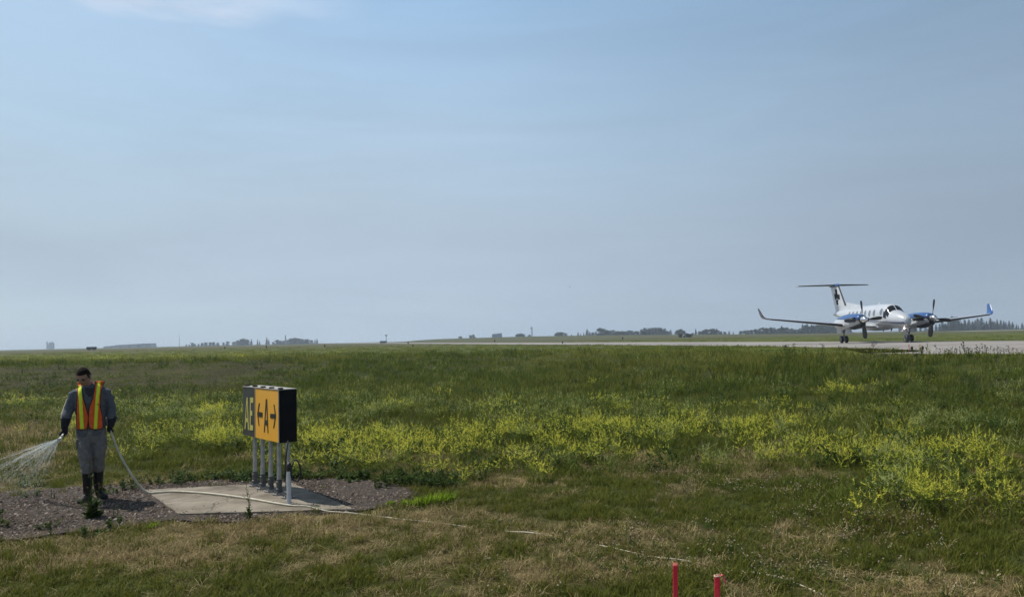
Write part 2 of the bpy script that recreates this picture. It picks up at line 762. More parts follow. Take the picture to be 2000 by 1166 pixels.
pave_m = mat('taxiway_concrete', (0.20, 0.185, 0.172), (0.275, 0.258, 0.24), 0.9, 0.22, bump=0.1, bscale=8, spec=0.2, detail=8)
sheet('taxiway', PAVE, 1.185, pave_m)
gravel_m = mat('gravel_bed', (0.024, 0.019, 0.0155), (0.082, 0.065, 0.053), 0.95, 34.0, bump=1.0, bscale=55, spec=0.2, detail=8)
sheet('gravel_bed', jitter(GRAVEL, 0.05, 0.16, 3), lambda x, y: terr1(x, y) + 0.012 + 0.03 * (vnoise(np.array(x * 2.1), np.array(y * 2.1), 4) - 0.4), gravel_m)
pad_m = mat('pad_concrete', (0.155, 0.132, 0.098), (0.265, 0.232, 0.185), 0.9, 2.6, bump=0.5, bscale=90, spec=0.25, detail=9)
padz = float(np.mean([terr1(*p) for p in PAD])) + 0.036


def weather_pad(m):
    t = m.node_tree
    L = t.links.new
    p = [n for n in t.nodes if n.type == 'BSDF_PRINCIPLED'][0]
    base = p.inputs['Base Color'].links[0].from_socket
    tc = [n for n in t.nodes if n.type == 'TEX_COORD'][0]
    # blotches of washed-on soil
    n1 = N(t, 'ShaderNodeTexNoise')
    n1.inputs['Scale'].default_value = 1.1
    n1.inputs['Detail'].default_value = 9
    n1.inputs['Roughness'].default_value = 0.7
    n1.inputs['Distortion'].default_value = 0.8
    L(tc.outputs['Object'], n1.inputs['Vector'])
    r1 = N(t, 'ShaderNodeMapRange')
    r1.inputs['From Min'].default_value = 0.50
    r1.inputs['From Max'].default_value = 0.66
    r1.inputs['To Max'].default_value = 0.75
    L(n1.outputs[0], r1.inputs['Value'])
    a = N(t, 'ShaderNodeMix', data_type='RGBA')
    L(r1.outputs[0], a.inputs[0])
    L(base, a.inputs[6])
    a.inputs[7].default_value = (0.085, 0.068, 0.050, 1)
    # hairline cracks
    v = N(t, 'ShaderNodeTexVoronoi', feature='DISTANCE_TO_EDGE')
    v.inputs['Scale'].default_value = 0.8
    n2 = N(t, 'ShaderNodeTexNoise')
    n2.inputs['Scale'].default_value = 5
    n2.inputs['Detail'].default_value = 5
    L(tc.outputs['Object'], n2.inputs['Vector'])
    mv = N(t, 'ShaderNodeMix', data_type='RGBA')
    mv.inputs[0].default_value = 0.12
    L(tc.outputs['Object'], mv.inputs[6])
    L(n2.outputs['Color'], mv.inputs[7])
    L(mv.outputs[2], v.inputs['Vector'])
    c = N(t, 'ShaderNodeMapRange')
    c.inputs['From Min'].default_value = 0.004
    c.inputs['From Max'].default_value = 0.012
    c.inputs['To Min'].default_value = 0.62
    c.inputs['To Max'].default_value = 1.0
    L(v.outputs['Distance'], c.inputs['Value'])
    # dark specks
    v2 = N(t, 'ShaderNodeTexVoronoi')
    v2.inputs['Scale'].default_value = 13
    v2.inputs['Randomness'].default_value = 1
    L(tc.outputs['Object'], v2.inputs['Vector'])
    d = N(t, 'ShaderNodeMapRange')
    d.inputs['From Min'].default_value = 0.05
    d.inputs['From Max'].default_value = 0.16
    d.inputs['To Min'].default_value = 0.55
    d.inputs['To Max'].default_value = 1.0
    L(v2.outputs['Distance'], d.inputs['Value'])
    k = N(t, 'ShaderNodeMath', operation='MULTIPLY')
    L(c.outputs[0], k.inputs[0])
    L(d.outputs[0], k.inputs[1])
    sc = N(t, 'ShaderNodeVectorMath', operation='SCALE')
    L(a.outputs[2], sc.inputs[0])
    L(k.outputs[0], sc.inputs['Scale'])
    L(sc.outputs[0], p.inputs['Base Color'])


weather_pad(pad_m)
pad = sheet('concrete_pad', jitter(PAD, 0.012, 0.12, 5), padz, pad_m, 0.10)
run_m = mat('runway_concrete', (0.36, 0.33, 0.29), (0.44, 0.41, 0.36), 0.9, 0.05)
sheet('runway', [(150, 395), (330, 215), (420, 130), (470, 150), (360, 250), (176, 430)], 1.19, run_m)

# ================================================================== AIRCRAFT
AP = np.array([27.08, 57.3, 1.185])
AYAW = radians(-91.1)
AR = np.array([[cos(AYAW), -sin(AYAW), 0], [sin(AYAW), cos(AYAW), 0], [0, 0, 1]])


def a_local(P):
    return AR.T @ (np.asarray(P) - AP)


def a_hit(px, py, p0, n):
    return a_local(plane_hit(px, py, AP + AR @ np.asarray(p0, float), AR @ np.asarray(n, float)))


FUS = np.array([  # x, top, bottom, half width
    (4.96, 1.53, 1.40, 0.05), (4.89, 1.66, 1.28, 0.17), (4.67, 1.84, 1.15, 0.33), (4.35, 1.98, 1.07, 0.46), (3.98, 2.09, 1.03, 0.56),
    (3.65, 2.16, 1.01, 0.62), (3.36, 2.25, 1.0, 0.66), (3.10, 2.48, 1.0, 0.69), (2.87, 2.65, 1.0, 0.71), (2.5, 2.75, 1.0, 0.73), (1.8, 2.78, 1.0, 0.745),
    (0.5, 2.79, 1.0, 0.75), (-1.0, 2.79, 1.0, 0.75), (-2.4, 2.78, 1.05, 0.74), (-3.6, 2.74, 1.24, 0.67), (-5.0, 2.66, 1.60, 0.50),
    (-6.2, 2.57, 1.95, 0.32), (-7.2, 2.48, 2.15, 0.17), (-7.9, 2.40, 2.26, 0.05)])[::-1]


def fus(x):
    return [float(np.interp(x, FUS[:, 0], FUS[:, k])) for k in (1, 2, 3)]


def fus_pt(x, th, off=0.0):
    t, b, h = fus(x)
    zc = b + (t - b) * 0.47
    s_, c_ = sin(th), cos(th)
    e = 0.86
    y = h * copysign(abs(s_) ** e, s_)
    z = (t - zc if c_ > 0 else zc - b) * copysign(abs(c_) ** e, c_)
    n = np.array([0, s_, c_])
    return np.array([x, y, zc + z]) + n * off


def fus_at_z(x, z, side, off):
    t, b, h = fus(x)
    zc = b + (t - b) * 0.47
    q = (z - zc) / ((t - zc) if z > zc else (zc - b))
    c_ = copysign(min(1, abs(q)) ** (1 / 0.86), q)
    th = acos(max(-1, min(1, c_)))
    return fus_pt(x, side * th, off)


def paint_mat(name, rules, base=(0.50, 0.525, 0.56)):
    """white paint with bands of colour; rules: (slope, z0, z1, colour) paints z0 < z + slope*x < z1"""
    m = bpy.data.materials.new(name)
    t = nodes_of(m)
    L = t.links.new
    o = N(t, 'ShaderNodeOutputMaterial')
    p = N(t, 'ShaderNodeBsdfPrincipled')
    p.inputs['Roughness'].default_value = 0.28
    p.inputs['Coat Weight'].default_value = 0.5
    p.inputs['Coat Roughness'].default_value = 0.12
    tc = N(t, 'ShaderNodeTexCoord')
    sp = N(t, 'ShaderNodeSeparateXYZ')
    L(tc.outputs['Object'], sp.inputs[0])
    no = N(t, 'ShaderNodeTexNoise')
    no.inputs['Scale'].default_value = 1.3
    no.inputs['Detail'].default_value = 6
    L(tc.outputs['Object'], no.inputs['Vector'])
    rm = N(t, 'ShaderNodeMapRange')
    rm.inputs['To Min'].default_value = 0.82
    rm.inputs['To Max'].default_value = 1.05
    L(no.outputs[0], rm.inputs['Value'])
    cur = N(t, 'ShaderNodeRGB')
    cur.outputs[0].default_value = (*base, 1)
    cur = cur.outputs[0]
    for sl, z0, z1, c in rules:
        a = N(t, 'ShaderNodeMath', operation='MULTIPLY_ADD')
        L(sp.outputs['X'], a.inputs[0])
        a.inputs[1].default_value = sl
        L(sp.outputs['Z'], a.inputs[2])
        g = N(t, 'ShaderNodeMath', operation='GREATER_THAN')
        L(a.outputs[0], g.inputs[0])
        g.inputs[1].default_value = z0
        l_ = N(t, 'ShaderNodeMath', operation='LESS_THAN')
        L(a.outputs[0], l_.inputs[0])
        l_.inputs[1].default_value = z1
        q = N(t, 'ShaderNodeMath', operation='MULTIPLY')
        L(g.outputs[0], q.inputs[0])
        L(l_.outputs[0], q.inputs[1])
        mx = N(t, 'ShaderNodeMix', data_type='RGBA')
        L(q.outputs[0], mx.inputs[0])
        L(cur, mx.inputs[6])
        mx.inputs[7].default_value = (*c, 1)
        cur = mx.outputs[2]
    vm = N(t, 'ShaderNodeVectorMath', operation='SCALE')
    L(cur, vm.inputs[0])
    L(rm.outputs[0], vm.inputs['Scale'])
    L(vm.outputs[0], p.inputs['Base Color'])
    L(p.outputs[0], o.inputs[0])
    return m


def airfoil(n=9, th=0.13, camber=0.02):
    up, lo = [], []
    for i in range(n):
        x = 0.5 * (1 - cos(pi * i / (n - 1)))
        yt = 5 * th * (0.2969 * sqrt(x) - 0.126 * x - 0.3516 * x * x + 0.2843 * x ** 3 - 0.1036 * x ** 4)
        yc = camber * 4 * x * (1 - x)
        up.append((x, yc + yt))
        lo.append((x, yc - yt * 0.9))
    return up[::-1] + lo[1:-1]


def wing_rings(st, side, th=0.13, scale=1.0):
    """st: (y, xLE, chord, z, tilt)"""
    R = []
    for (y, xle, ch, z, tilt) in st:
        r = []
        for (u, w) in airfoil(9, th):
            oz = w * ch
            r.append((xle - u * ch, side * (y - sin(tilt) * oz), z + cos(tilt) * oz))
        R.append(r)
    return R


def boot(st, side, th=0.13, frac=0.08, off=0.006):
    up = []
    us = [frac, frac * .6, frac * .25, frac * .05, 0.0, frac * .05, frac * .25, frac * .6, frac]
    R = []
    for (y, xle, ch, z, tilt) in st:
        r = []
        for k, u in enumerate(us):
            yt = 5 * th * (0.2969 * sqrt(u) - 0.126 * u - 0.3516 * u * u)
            w = 0.08 * u * (1 - u) + (yt if k < 4 else (-yt * 0.9 if k > 4 else 0))
            oz = w * ch + (off if k < 4 else (-off if k > 4 else 0))
            r.append((xle - u * ch + (off if abs(k - 4) < 2 else 0), side * (y - sin(tilt) * oz), z + cos(tilt) * oz))
        R.append(r)
    return R


def build_aircraft():
    A = thing('aircraft', 'white and blue twin propeller aircraft with a T tail standing on the taxiway', 'aircraft', AP, AYAW)
    navy = (0.008, 0.014, 0.045)
    blue = (0.010, 0.066, 0.235)
    white = paint_mat('white_paint', [])
    black = mat('black_rubber', (0.010, 0.011, 0.013), (0.018, 0.019, 0.022), 0.55, 6)
    dark = mat('dark_blade', (0.012, 0.012, 0.014), (0.022, 0.022, 0.025), 0.4, 5)
    chrome = mat('polished_metal', (0.75, 0.75, 0.76), (0.85, 0.85, 0.86), 0.12, 4, metal=1.0)
    steel = mat('strut_metal', (0.30, 0.31, 0.32), (0.42, 0.43, 0.44), 0.4, 9, metal=0.6)
    glass = mat('cockpit_glass', (0.010, 0.013, 0.018), (0.018, 0.022, 0.028), 0.12, 2, spec=0.25)
    pane = mat('cabin_glass', (0.10, 0.13, 0.16), (0.16, 0.19, 0.22), 0.1, 2, coat=1.0)
    blue_m = paint_mat('blue_paint', [], blue)
    navy_m = paint_mat('navy_paint', [], navy)
    grey_m = paint_mat('grey_lettering', [], (0.32, 0.35, 0.40))
    # fuselage
    fm = paint_mat('fuselage_paint', [(0.055, 1.555, 1.635, navy), (0.055, 1.665, 1.70, blue)])
    b = MB()
    X = sorted(set(list(np.linspace(-7.9, 4.96, 60)) + [4.93, 4.85, 4.75, 3.3, 3.05]))
    b.rings([[fus_pt(x, 2 * pi * j / 40) for j in range(40)] for x in X])
    f = b.build('fuselage', fm, A, True)
    # radome seam / dark nose cap
    b = MB()
    b.rings([[fus_pt(x, 2 * pi * j / 32, 0.004) for j in range(32)] for x in (4.965, 4.92, 4.86, 4.80)])
    b.build('nose_cap', paint_mat('nose_grey', [], (0.33, 0.37, 0.43)), f, True)
    # windscreen panels and side windows
    for sd in (-1, 1):
        b = MB()
        b.rings([[fus_pt(x, sd * radians(a), 0.008) for a in np.linspace(1.6, 76, 13)] for x in np.linspace(3.36, 2.90, 8)], cap=False, close=False)
        b.build('windscreen', glass, f, True)
        b = MB()
        b.rings([[fus_pt(x, sd * radians(a), 0.008) for a in np.linspace(78.5 - 22 * k, 90, 6)] for x, k in ((3.12, 0), (3.0, 0.25), (2.86, 0.62), (2.76, 0.8))], cap=False, close=False)
        b.build('side_window', glass, f, True)

        def oval(x0, z0, rx, rz, name, mm, par, off, k=18):
            g = MB()
            c = fus_at_z(x0, z0, sd, off)
            ring = [fus_at_z(x0 + rx * cos(2 * pi * j / k), z0 + rz * sin(2 * pi * j / k), sd, off) for j in range(k)]
            g.add([c] + ring, [(0, 1 + j, 1 + (j + 1) % k) for j in range(k)])
            return g.build(name, mm, par, True)
        rim = mat('window_rim', (0.30, 0.31, 0.33), (0.36, 0.37, 0.39), 0.4, 3)
        oval(2.42, 2.20, 0.21, 0.26, 'side_window', rim, f, 0.008)
        oval(2.42, 2.20, 0.17, 0.22, 'side_window', pane, f, 0.014)
        for x0 in (1.35, 0.62, -0.11, -0.84, -1.57, -2.3, -3.03):
            w = oval(x0, 2.15, 0.19, 0.26, 'cabin_window', rim, f, 0.007)
            oval(x0, 2.15, 0.155, 0.22, 'window_pane', pane, w, 0.013)
    # wings
    st = [(0.55, 1.42, 2.35, 1.20, 0), (2.5, 1.30, 2.15, 1.25, 0), (4.0, 1.10, 1.75, 1.41, 0), (6.0, 0.88, 1.35, 1.63, 0), (8.05, 0.66, 0.98, 1.86, 0)]
    wl = [(8.05, 0.66, 0.98, 1.86, 0.1), (8.25, 0.60, 0.92, 1.91, 0.5), (8.40, 0.48, 0.82, 2.03, 1.0), (8.47, 0.25, 0.66, 2.25, 1.35), (8.55, -0.10, 0.42, 2.62, 1.42), (8.57, -0.2, 0.30, 2.70, 1.42)]
    for sd in (-1, 1):
        b = MB()
        b.rings(wing_rings(st, sd))
        w = b.build('wing', white, A)
        auto(w, 50)
        b = MB()
        b.rings(boot([(2.95, 1.25, 2.03, 1.30, 0)] + st[2:], sd), cap=False, close=False)
        b.build('deicing_boot', black, w, True)
        b = MB()
        b.rings(wing_rings(wl, sd, 0.10))
        o = b.build('winglet', navy_m if sd < 0 else blue_m, w)
        auto(o, 60)
        b = MB()
        b.ellip((0.5, sd * 8.12, 1.93), (0.16, 0.05, 0.045))
        b.build('wingtip_light', chrome, w, True)
        # nacelle
        y0 = sd * 2.4
        ns = [(3.28, 1.66, 0.30, 0.30), (3.15, 1.64, 0.36, 0.37), (2.8, 1.60, 0.42, 0.47), (2.2, 1.58, 0.47, 0.53), (1.2, 1.55, 0.50, 0.56), (0.2, 1.50, 0.50, 0.54), (-0.6, 1.45, 0.42, 0.42), (-1.3, 1.43, 0.25, 0.22), (-1.8, 1.43, 0.06, 0.06)]
        b = MB()
        b.rings([[(x, y0 + hw * copysign(abs(sin(2 * pi * j / 28)) ** .9, sin(2 * pi * j / 28)), zc + hh * copysign(abs(cos(2 * pi * j / 28)) ** .9, cos(2 * pi * j / 28))) for j in range(28)] for (x, zc, hw, hh) in ns])
        nm = MATS.get('nacelle') or paint_mat('nacelle_paint', [(0.03, 1.80, 9, blue), (0.03, 1.74, 1.80, navy)])
        MATS['nacelle'] = nm
        nc = b.build('nacelle', nm, A, True)
        b = MB()   # dark air scoop under the spinner
        b.rings([[(x, y0 + hw * sin(2 * pi * j / 20), zc + hh * cos(2 * pi * j / 20)) for j in range(20)] for (x, zc, hw, hh) in ((3.34, 1.34, .20, .11), (3.20, 1.30, .27, .17), (2.7, 1.25, .32, .22), (1.9, 1.18, .34, .22), (1.2, 1.15, .2, .1))])
        b.build('air_scoop', black, nc, True)
        for q in (-1, 1):
            b = MB()
            b.tube([(2.95, y0 + q * 0.38, 1.66), (2.80, y0 + q * 0.52, 1.68), (2.45, y0 + q * 0.60, 1.66), (2.05, y0 + q * 0.60, 1.62)], [0.17, 0.16, 0.14, 0.13], 12)
            b.build('exhaust_pipe', black, nc, True)
        # propeller
        b = MB()
        b.tube([(3.26, y0, 1.66), (3.46, y0, 1.66)], 0.26, 20)
        pr = b.build('propeller', dark, A)
        b = MB()
        b.rings([[(3.44 + 0.50 * u, y0 + 0.25 * sqrt(max(0, 1 - u ** 1.8)) * cos(2 * pi * j / 20), 1.66 + 0.25 * sqrt(max(0, 1 - u ** 1.8)) * sin(2 * pi * j / 20)) for j in range(20)] for u in (0, .15, .3, .5, .7, .85, .95, .995)])
        b.build('spinner', chrome, pr, True)
        a0 = radians(-4 if sd < 0 else 9)
        for k in range(4):
            an = a0 + k * pi / 2
            rd = np.array([0, sin(an), cos(an)])
            tn = np.array([0, cos(an), -sin(an)])
            R = []
            for (r, wd, tw) in ((0.22, 0.07, 78), (0.40, 0.10, 62), (0.6, 0.145, 48), (0.85, 0.165, 38), (1.1, 0.155, 31), (1.27, 0.12, 27), (1.335, 0.06, 26)):
                tw = radians(tw + 8)
                ch = cos(tw) * tn + sin(tw) * np.array([-1, 0, 0])
                no = np.cross(ch, rd)
                c = np.array([3.40, y0, 1.66]) + rd * r
                R.append([c + ch * wd * cos(2 * pi * j / 10) + no * wd * 0.16 * sin(2 * pi * j / 10) for j in range(10)])
            b = MB()
            b.rings(R)
            b.build('blade', dark, pr, True)
        # main gear
        b = MB()
        b.tube([(0.05, y0, 1.25), (0.0, y0, 0.62), (0.0, y0, 0.27)], [0.075, 0.065, 0.06], 12)
        b.tube([(0, y0 - 0.26, 0.27), (0, y0 + 0.26, 0.27)], 0.035, 10)
        b.tube([(0.30, y0, 1.15), (0.06, y0, 0.55)], 0.03, 8)
        b.tube([(-0.09, y0 + .05, 0.85), (-0.17, y0 + .05, 0.6), (-0.08, y0 + .05, 0.36)], 0.02, 6)
        g = b.build('main_gear', steel, A)
        auto(g)
        for q in (-1, 1):
            b = MB()
            for (rr, yy) in ():
                pass
            prof = [(0.13, -0.07), (0.2, -0.085), (0.25, -0.07), (0.27, -0.03), (0.27, 0.03), (0.25, 0.07), (0.2, 0.085), (0.13, 0.07)]
            b.rings([[(r * cos(2 * pi * j / 24), y0 + q * 0.17 + yy, 0.27 + r * sin(2 * pi * j / 24)) for j in range(24)] for r, yy in prof])
            b.build('tyre', black, g, True)
            b = MB()
            b.rings([[(r * cos(2 * pi * j / 20), y0 + q * 0.17 + yy, 0.27 + r * sin(2 * pi * j / 20)) for j in range(20)] for r, yy in ((0.03, -0.072), (0.09, -0.055), (0.14, -0.075), (0.14, 0.075), (0.09, 0.055), (0.03, 0.072))])
            b.build('rim', mat('wheel_rim', (0.5, 0.5, 0.5), (0.6, 0.6, 0.6), 0.4, 5), g)
        for q in (-1, 1):
            b = MB()
            b.box((0.02, y0 + q * 0.33, 0.90), (0.85, 0.025, 0.42), ((1, 0, 0), (0, cos(0.12 * q), -sin(0.12 * q)), (0, sin(0.12 * q), cos(0.12 * q))))
            bevel(b.build('gear_door', white, g), 0.01)
    # nose gear
    b = MB()
    b.tube([(4.25, 0, 1.15), (4.42, 0, 0.68), (4.46, 0, 0.45)], [0.07, 0.06, 0.05], 12)
    b.tube([(4.46, -0.13, 0.50), (4.50, -0.13, 0.27)], 0.025, 8)
    b.tube([(4.46, 0.13, 0.50), (4.50, 0.13, 0.27)], 0.025, 8)
    b.tube([(4.46, -0.15, 0.50), (4.46, 0.15, 0.50)], 0.03, 8)
    b.tube([(4.50, -0.15, 0.27), (4.50, 0.15, 0.27)], 0.025, 8)
    b.tube([(3.95, 0, 1.05), (4.38, 0, 0.72)], 0.025, 8)
    g = b.build('nose_gear', steel, A)
    auto(g)
    b = MB()
    b.rings([[(4.50 + r * cos(2 * pi * j / 24), yy, 0.27 + r * sin(2 * pi * j / 24)) for j in range(24)] for r, yy in [(0.13, -0.07), (0.2, -0.085), (0.25, -0.07), (0.27, -0.03), (0.27, 0.03), (0.25, 0.07), (0.2, 0.085), (0.13, 0.07)]])
    b.build('tyre', black, g, True)
    b = MB()
    b.rings([[(4.50 + r * cos(2 * pi * j / 20), yy, 0.27 + r * sin(2 * pi * j / 20)) for j in range(20)] for r, yy in ((0.03, -0.072), (0.09, -0.055), (0.14, -0.075), (0.14, 0.075), (0.09, 0.055), (0.03, 0.072))])
    b.build('rim', MATS['wheel_rim'], g)
    for q in (-1, 1):
        b = MB()
        b.box((4.2, q * 0.19, 0.90), (0.7, 0.02, 0.28))
        bevel(b.build('gear_door', white, g), 0.01)
        b = MB()
        b.ellip((4.49, q * 0.10, 0.99), (0.04, 0.06, 0.06))
        lm = MATS.get('landing_light')
        if lm is None:
            lm = bpy.data.materials.new('landing_light')
            t = nodes_of(lm)
            o = N(t, 'ShaderNodeOutputMaterial')
            e = N(t, 'ShaderNodeEmission')
            e.inputs[0].default_value = (1, 0.85, 0.8, 1)
            e.inputs[1].default_value = 6
            t.links.new(e.outputs[0], o.inputs[0])
            MATS['landing_light'] = lm
        b.build('landing_light', lm if q < 0 else chrome, g, True)
    # tail: fin, dorsal fillet, bullet, tailplane
    def fin_r(z, xle, ch, th):
        return [(xle - u * ch, w * ch, z) for (u, w) in airfoil(9, th, 0)]
    b = MB()
    b.rings([fin_r(2.40, -4.75, 2.55, 0.075), fin_r(3.0, -5.20, 2.33, 0.075), fin_r(4.64, -6.44, 1.76, 0.075)])
    fin = b.build('tail_fin', white, A)
    auto(fin, 50)
    b = MB()
    b.rings([[(x, yy, z) for (x, yy, z) in ((-1.8 - k * 3.3, -0.03 - .02 * k, 2.74 - .15 * k), (-1.8 - k * 3.3, 0, 2.78 + k * 0.45), (-1.8 - k * 3.3, 0.03 + .02 * k, 2.74 - .15 * k))] for k in (0, 0.35, 0.7, 1.0)])
    b.build('dorsal_fin', white, fin)
    b = MB()   # boot along the fin's leading edge
    R = []
    for (z, xle, ch) in ((2.95, -5.16, 2.35), (3.6, -5.65, 2.12), (4.62, -6.42, 1.76)):
        R.append([(xle + 0.008 - u * ch, sg * (5 * 0.075 * (0.2969 * sqrt(u) - .126 * u) * ch + 0.005), z) for u, sg in ((.07, 1), (.03, 1), (.006, 1), (0, 0), (.006, -1), (.03, -1), (.07, -1))])
    b.rings(R, cap=False, close=False)
    b.build('deicing_boot', black, fin, True)
    b = MB()
    b.ellip((-7.3, 0, 4.72), (1.15, 0.16, 0.15), 16, 14)
    b.build('tail_bullet', blue_m, fin, True)
    st2 = [(0.0, -6.85, 1.55, 4.74, 0), (1.5, -7.25, 1.20, 4.75, 0), (2.95, -7.65, 0.80, 4.76, 0), (3.02, -7.8, 0.5, 4.76, 0)]
    for sd in (-1, 1):
        b = MB()
        b.rings(wing_rings(st2, sd, 0.10))
        tp = b.build('tailplane', white, fin)
        auto(tp, 50)
        b = MB()
        b.rings(boot(st2[:3], sd, 0.10, 0.10), cap=False, close=False)
        b.build('deicing_boot', black, fin, True)
    # dark emblem and lettering blocks on the fin's right side, each following the fin's skin
    def on_fin(px, py):
        q = a_hit(px, py, (-6.5, -0.06, 3.4), (0, 1, 0))
        z = q[2]
        k = (z - 2.40) / (4.52 - 2.40)
        xle = -4.75 - 1.60 * k
        ch = 2.55 - 0.75 * k
        u = min(0.97, max(0.02, (xle - q[0]) / ch))
        yt = 5 * 0.075 * (0.2969 * sqrt(u) - 0.126 * u - 0.3516 * u * u + 0.2843 * u ** 3 - 0.1036 * u ** 4)
        return np.array([q[0], -yt * 0.9 * ch - 0.006, z])
    Z4 = lambda X, Y: (1600 + X / 7.775, 540 + Y / 7.773)
    em = MB()
    for poly in ([(236, 195), (268, 192), (280, 275), (248, 275)], [(222, 264), (250, 266), (268, 348), (238, 352)], [(248, 268), (272, 272), (296, 350), (266, 326)],
                 [(266, 270), (310, 276), (317, 350), (286, 352)], [(251, 358), (288, 356), (293, 382), (280, 388), (290, 404), (294, 430), (262, 430)]):
        R_ = [on_fin(*Z4(*p)) for p in poly]
        em.prism(R_, (0, -1, 0), 0.004)
    em.build('tail_emblem', mat('emblem_ink', (0.004, 0.005, 0.010), (0.007, 0.008, 0.014), 0.7, 4, spec=0.1), fin)
    em = MB()
    for (x0, x1, yy) in ((264, 276, 460), (280, 292, 458), (296, 308, 456), (312, 326, 454), (268, 282, 492), (286, 300, 490), (304, 320, 488)):
        R_ = [on_fin(*Z4(*p)) for p in ((x0, yy), (x1, yy - 1), (x1 + 3, yy + 17), (x0 + 3, yy + 18))]
        em.prism(R_, (0, -1, 0), 0.003)
    em.build('tail_lettering', grey_m, fin)
    # belly aerials and beacon
    for x0 in (2.6, 1.4):
        b = MB()
        b.prism([(x0, -0.008, 1.02), (x0 - 0.25, -0.008, 1.02), (x0 - 0.32, -0.008, 0.80), (x0 - 0.2, -0.008, 0.80)], (0, 1, 0), 0.016)
        b.build('aerial', black, f)
    b = MB()
    b.prism([(0.9, -0.01, 2.77), (0.6, -0.01, 2.77), (0.55, -0.01, 2.95), (0.65, -0.01, 2.95)], (0, 1, 0), 0.02)
    b.build('aerial', white, f)
    # ventral fairing under the wing box
    b = MB()
    b.rings([[(x, h * sin(2 * pi * j / 20), 1.12 + v * cos(2 * pi * j / 20)) for j in range(20)] for x, h, v in ((1.9, .3, .1), (1.3, .68, .24), (0, .72, .27), (-1.2, .6, .22), (-2.0, .25, .1))])
    b.build('belly_fairing', white, f, True)


build_aircraft()

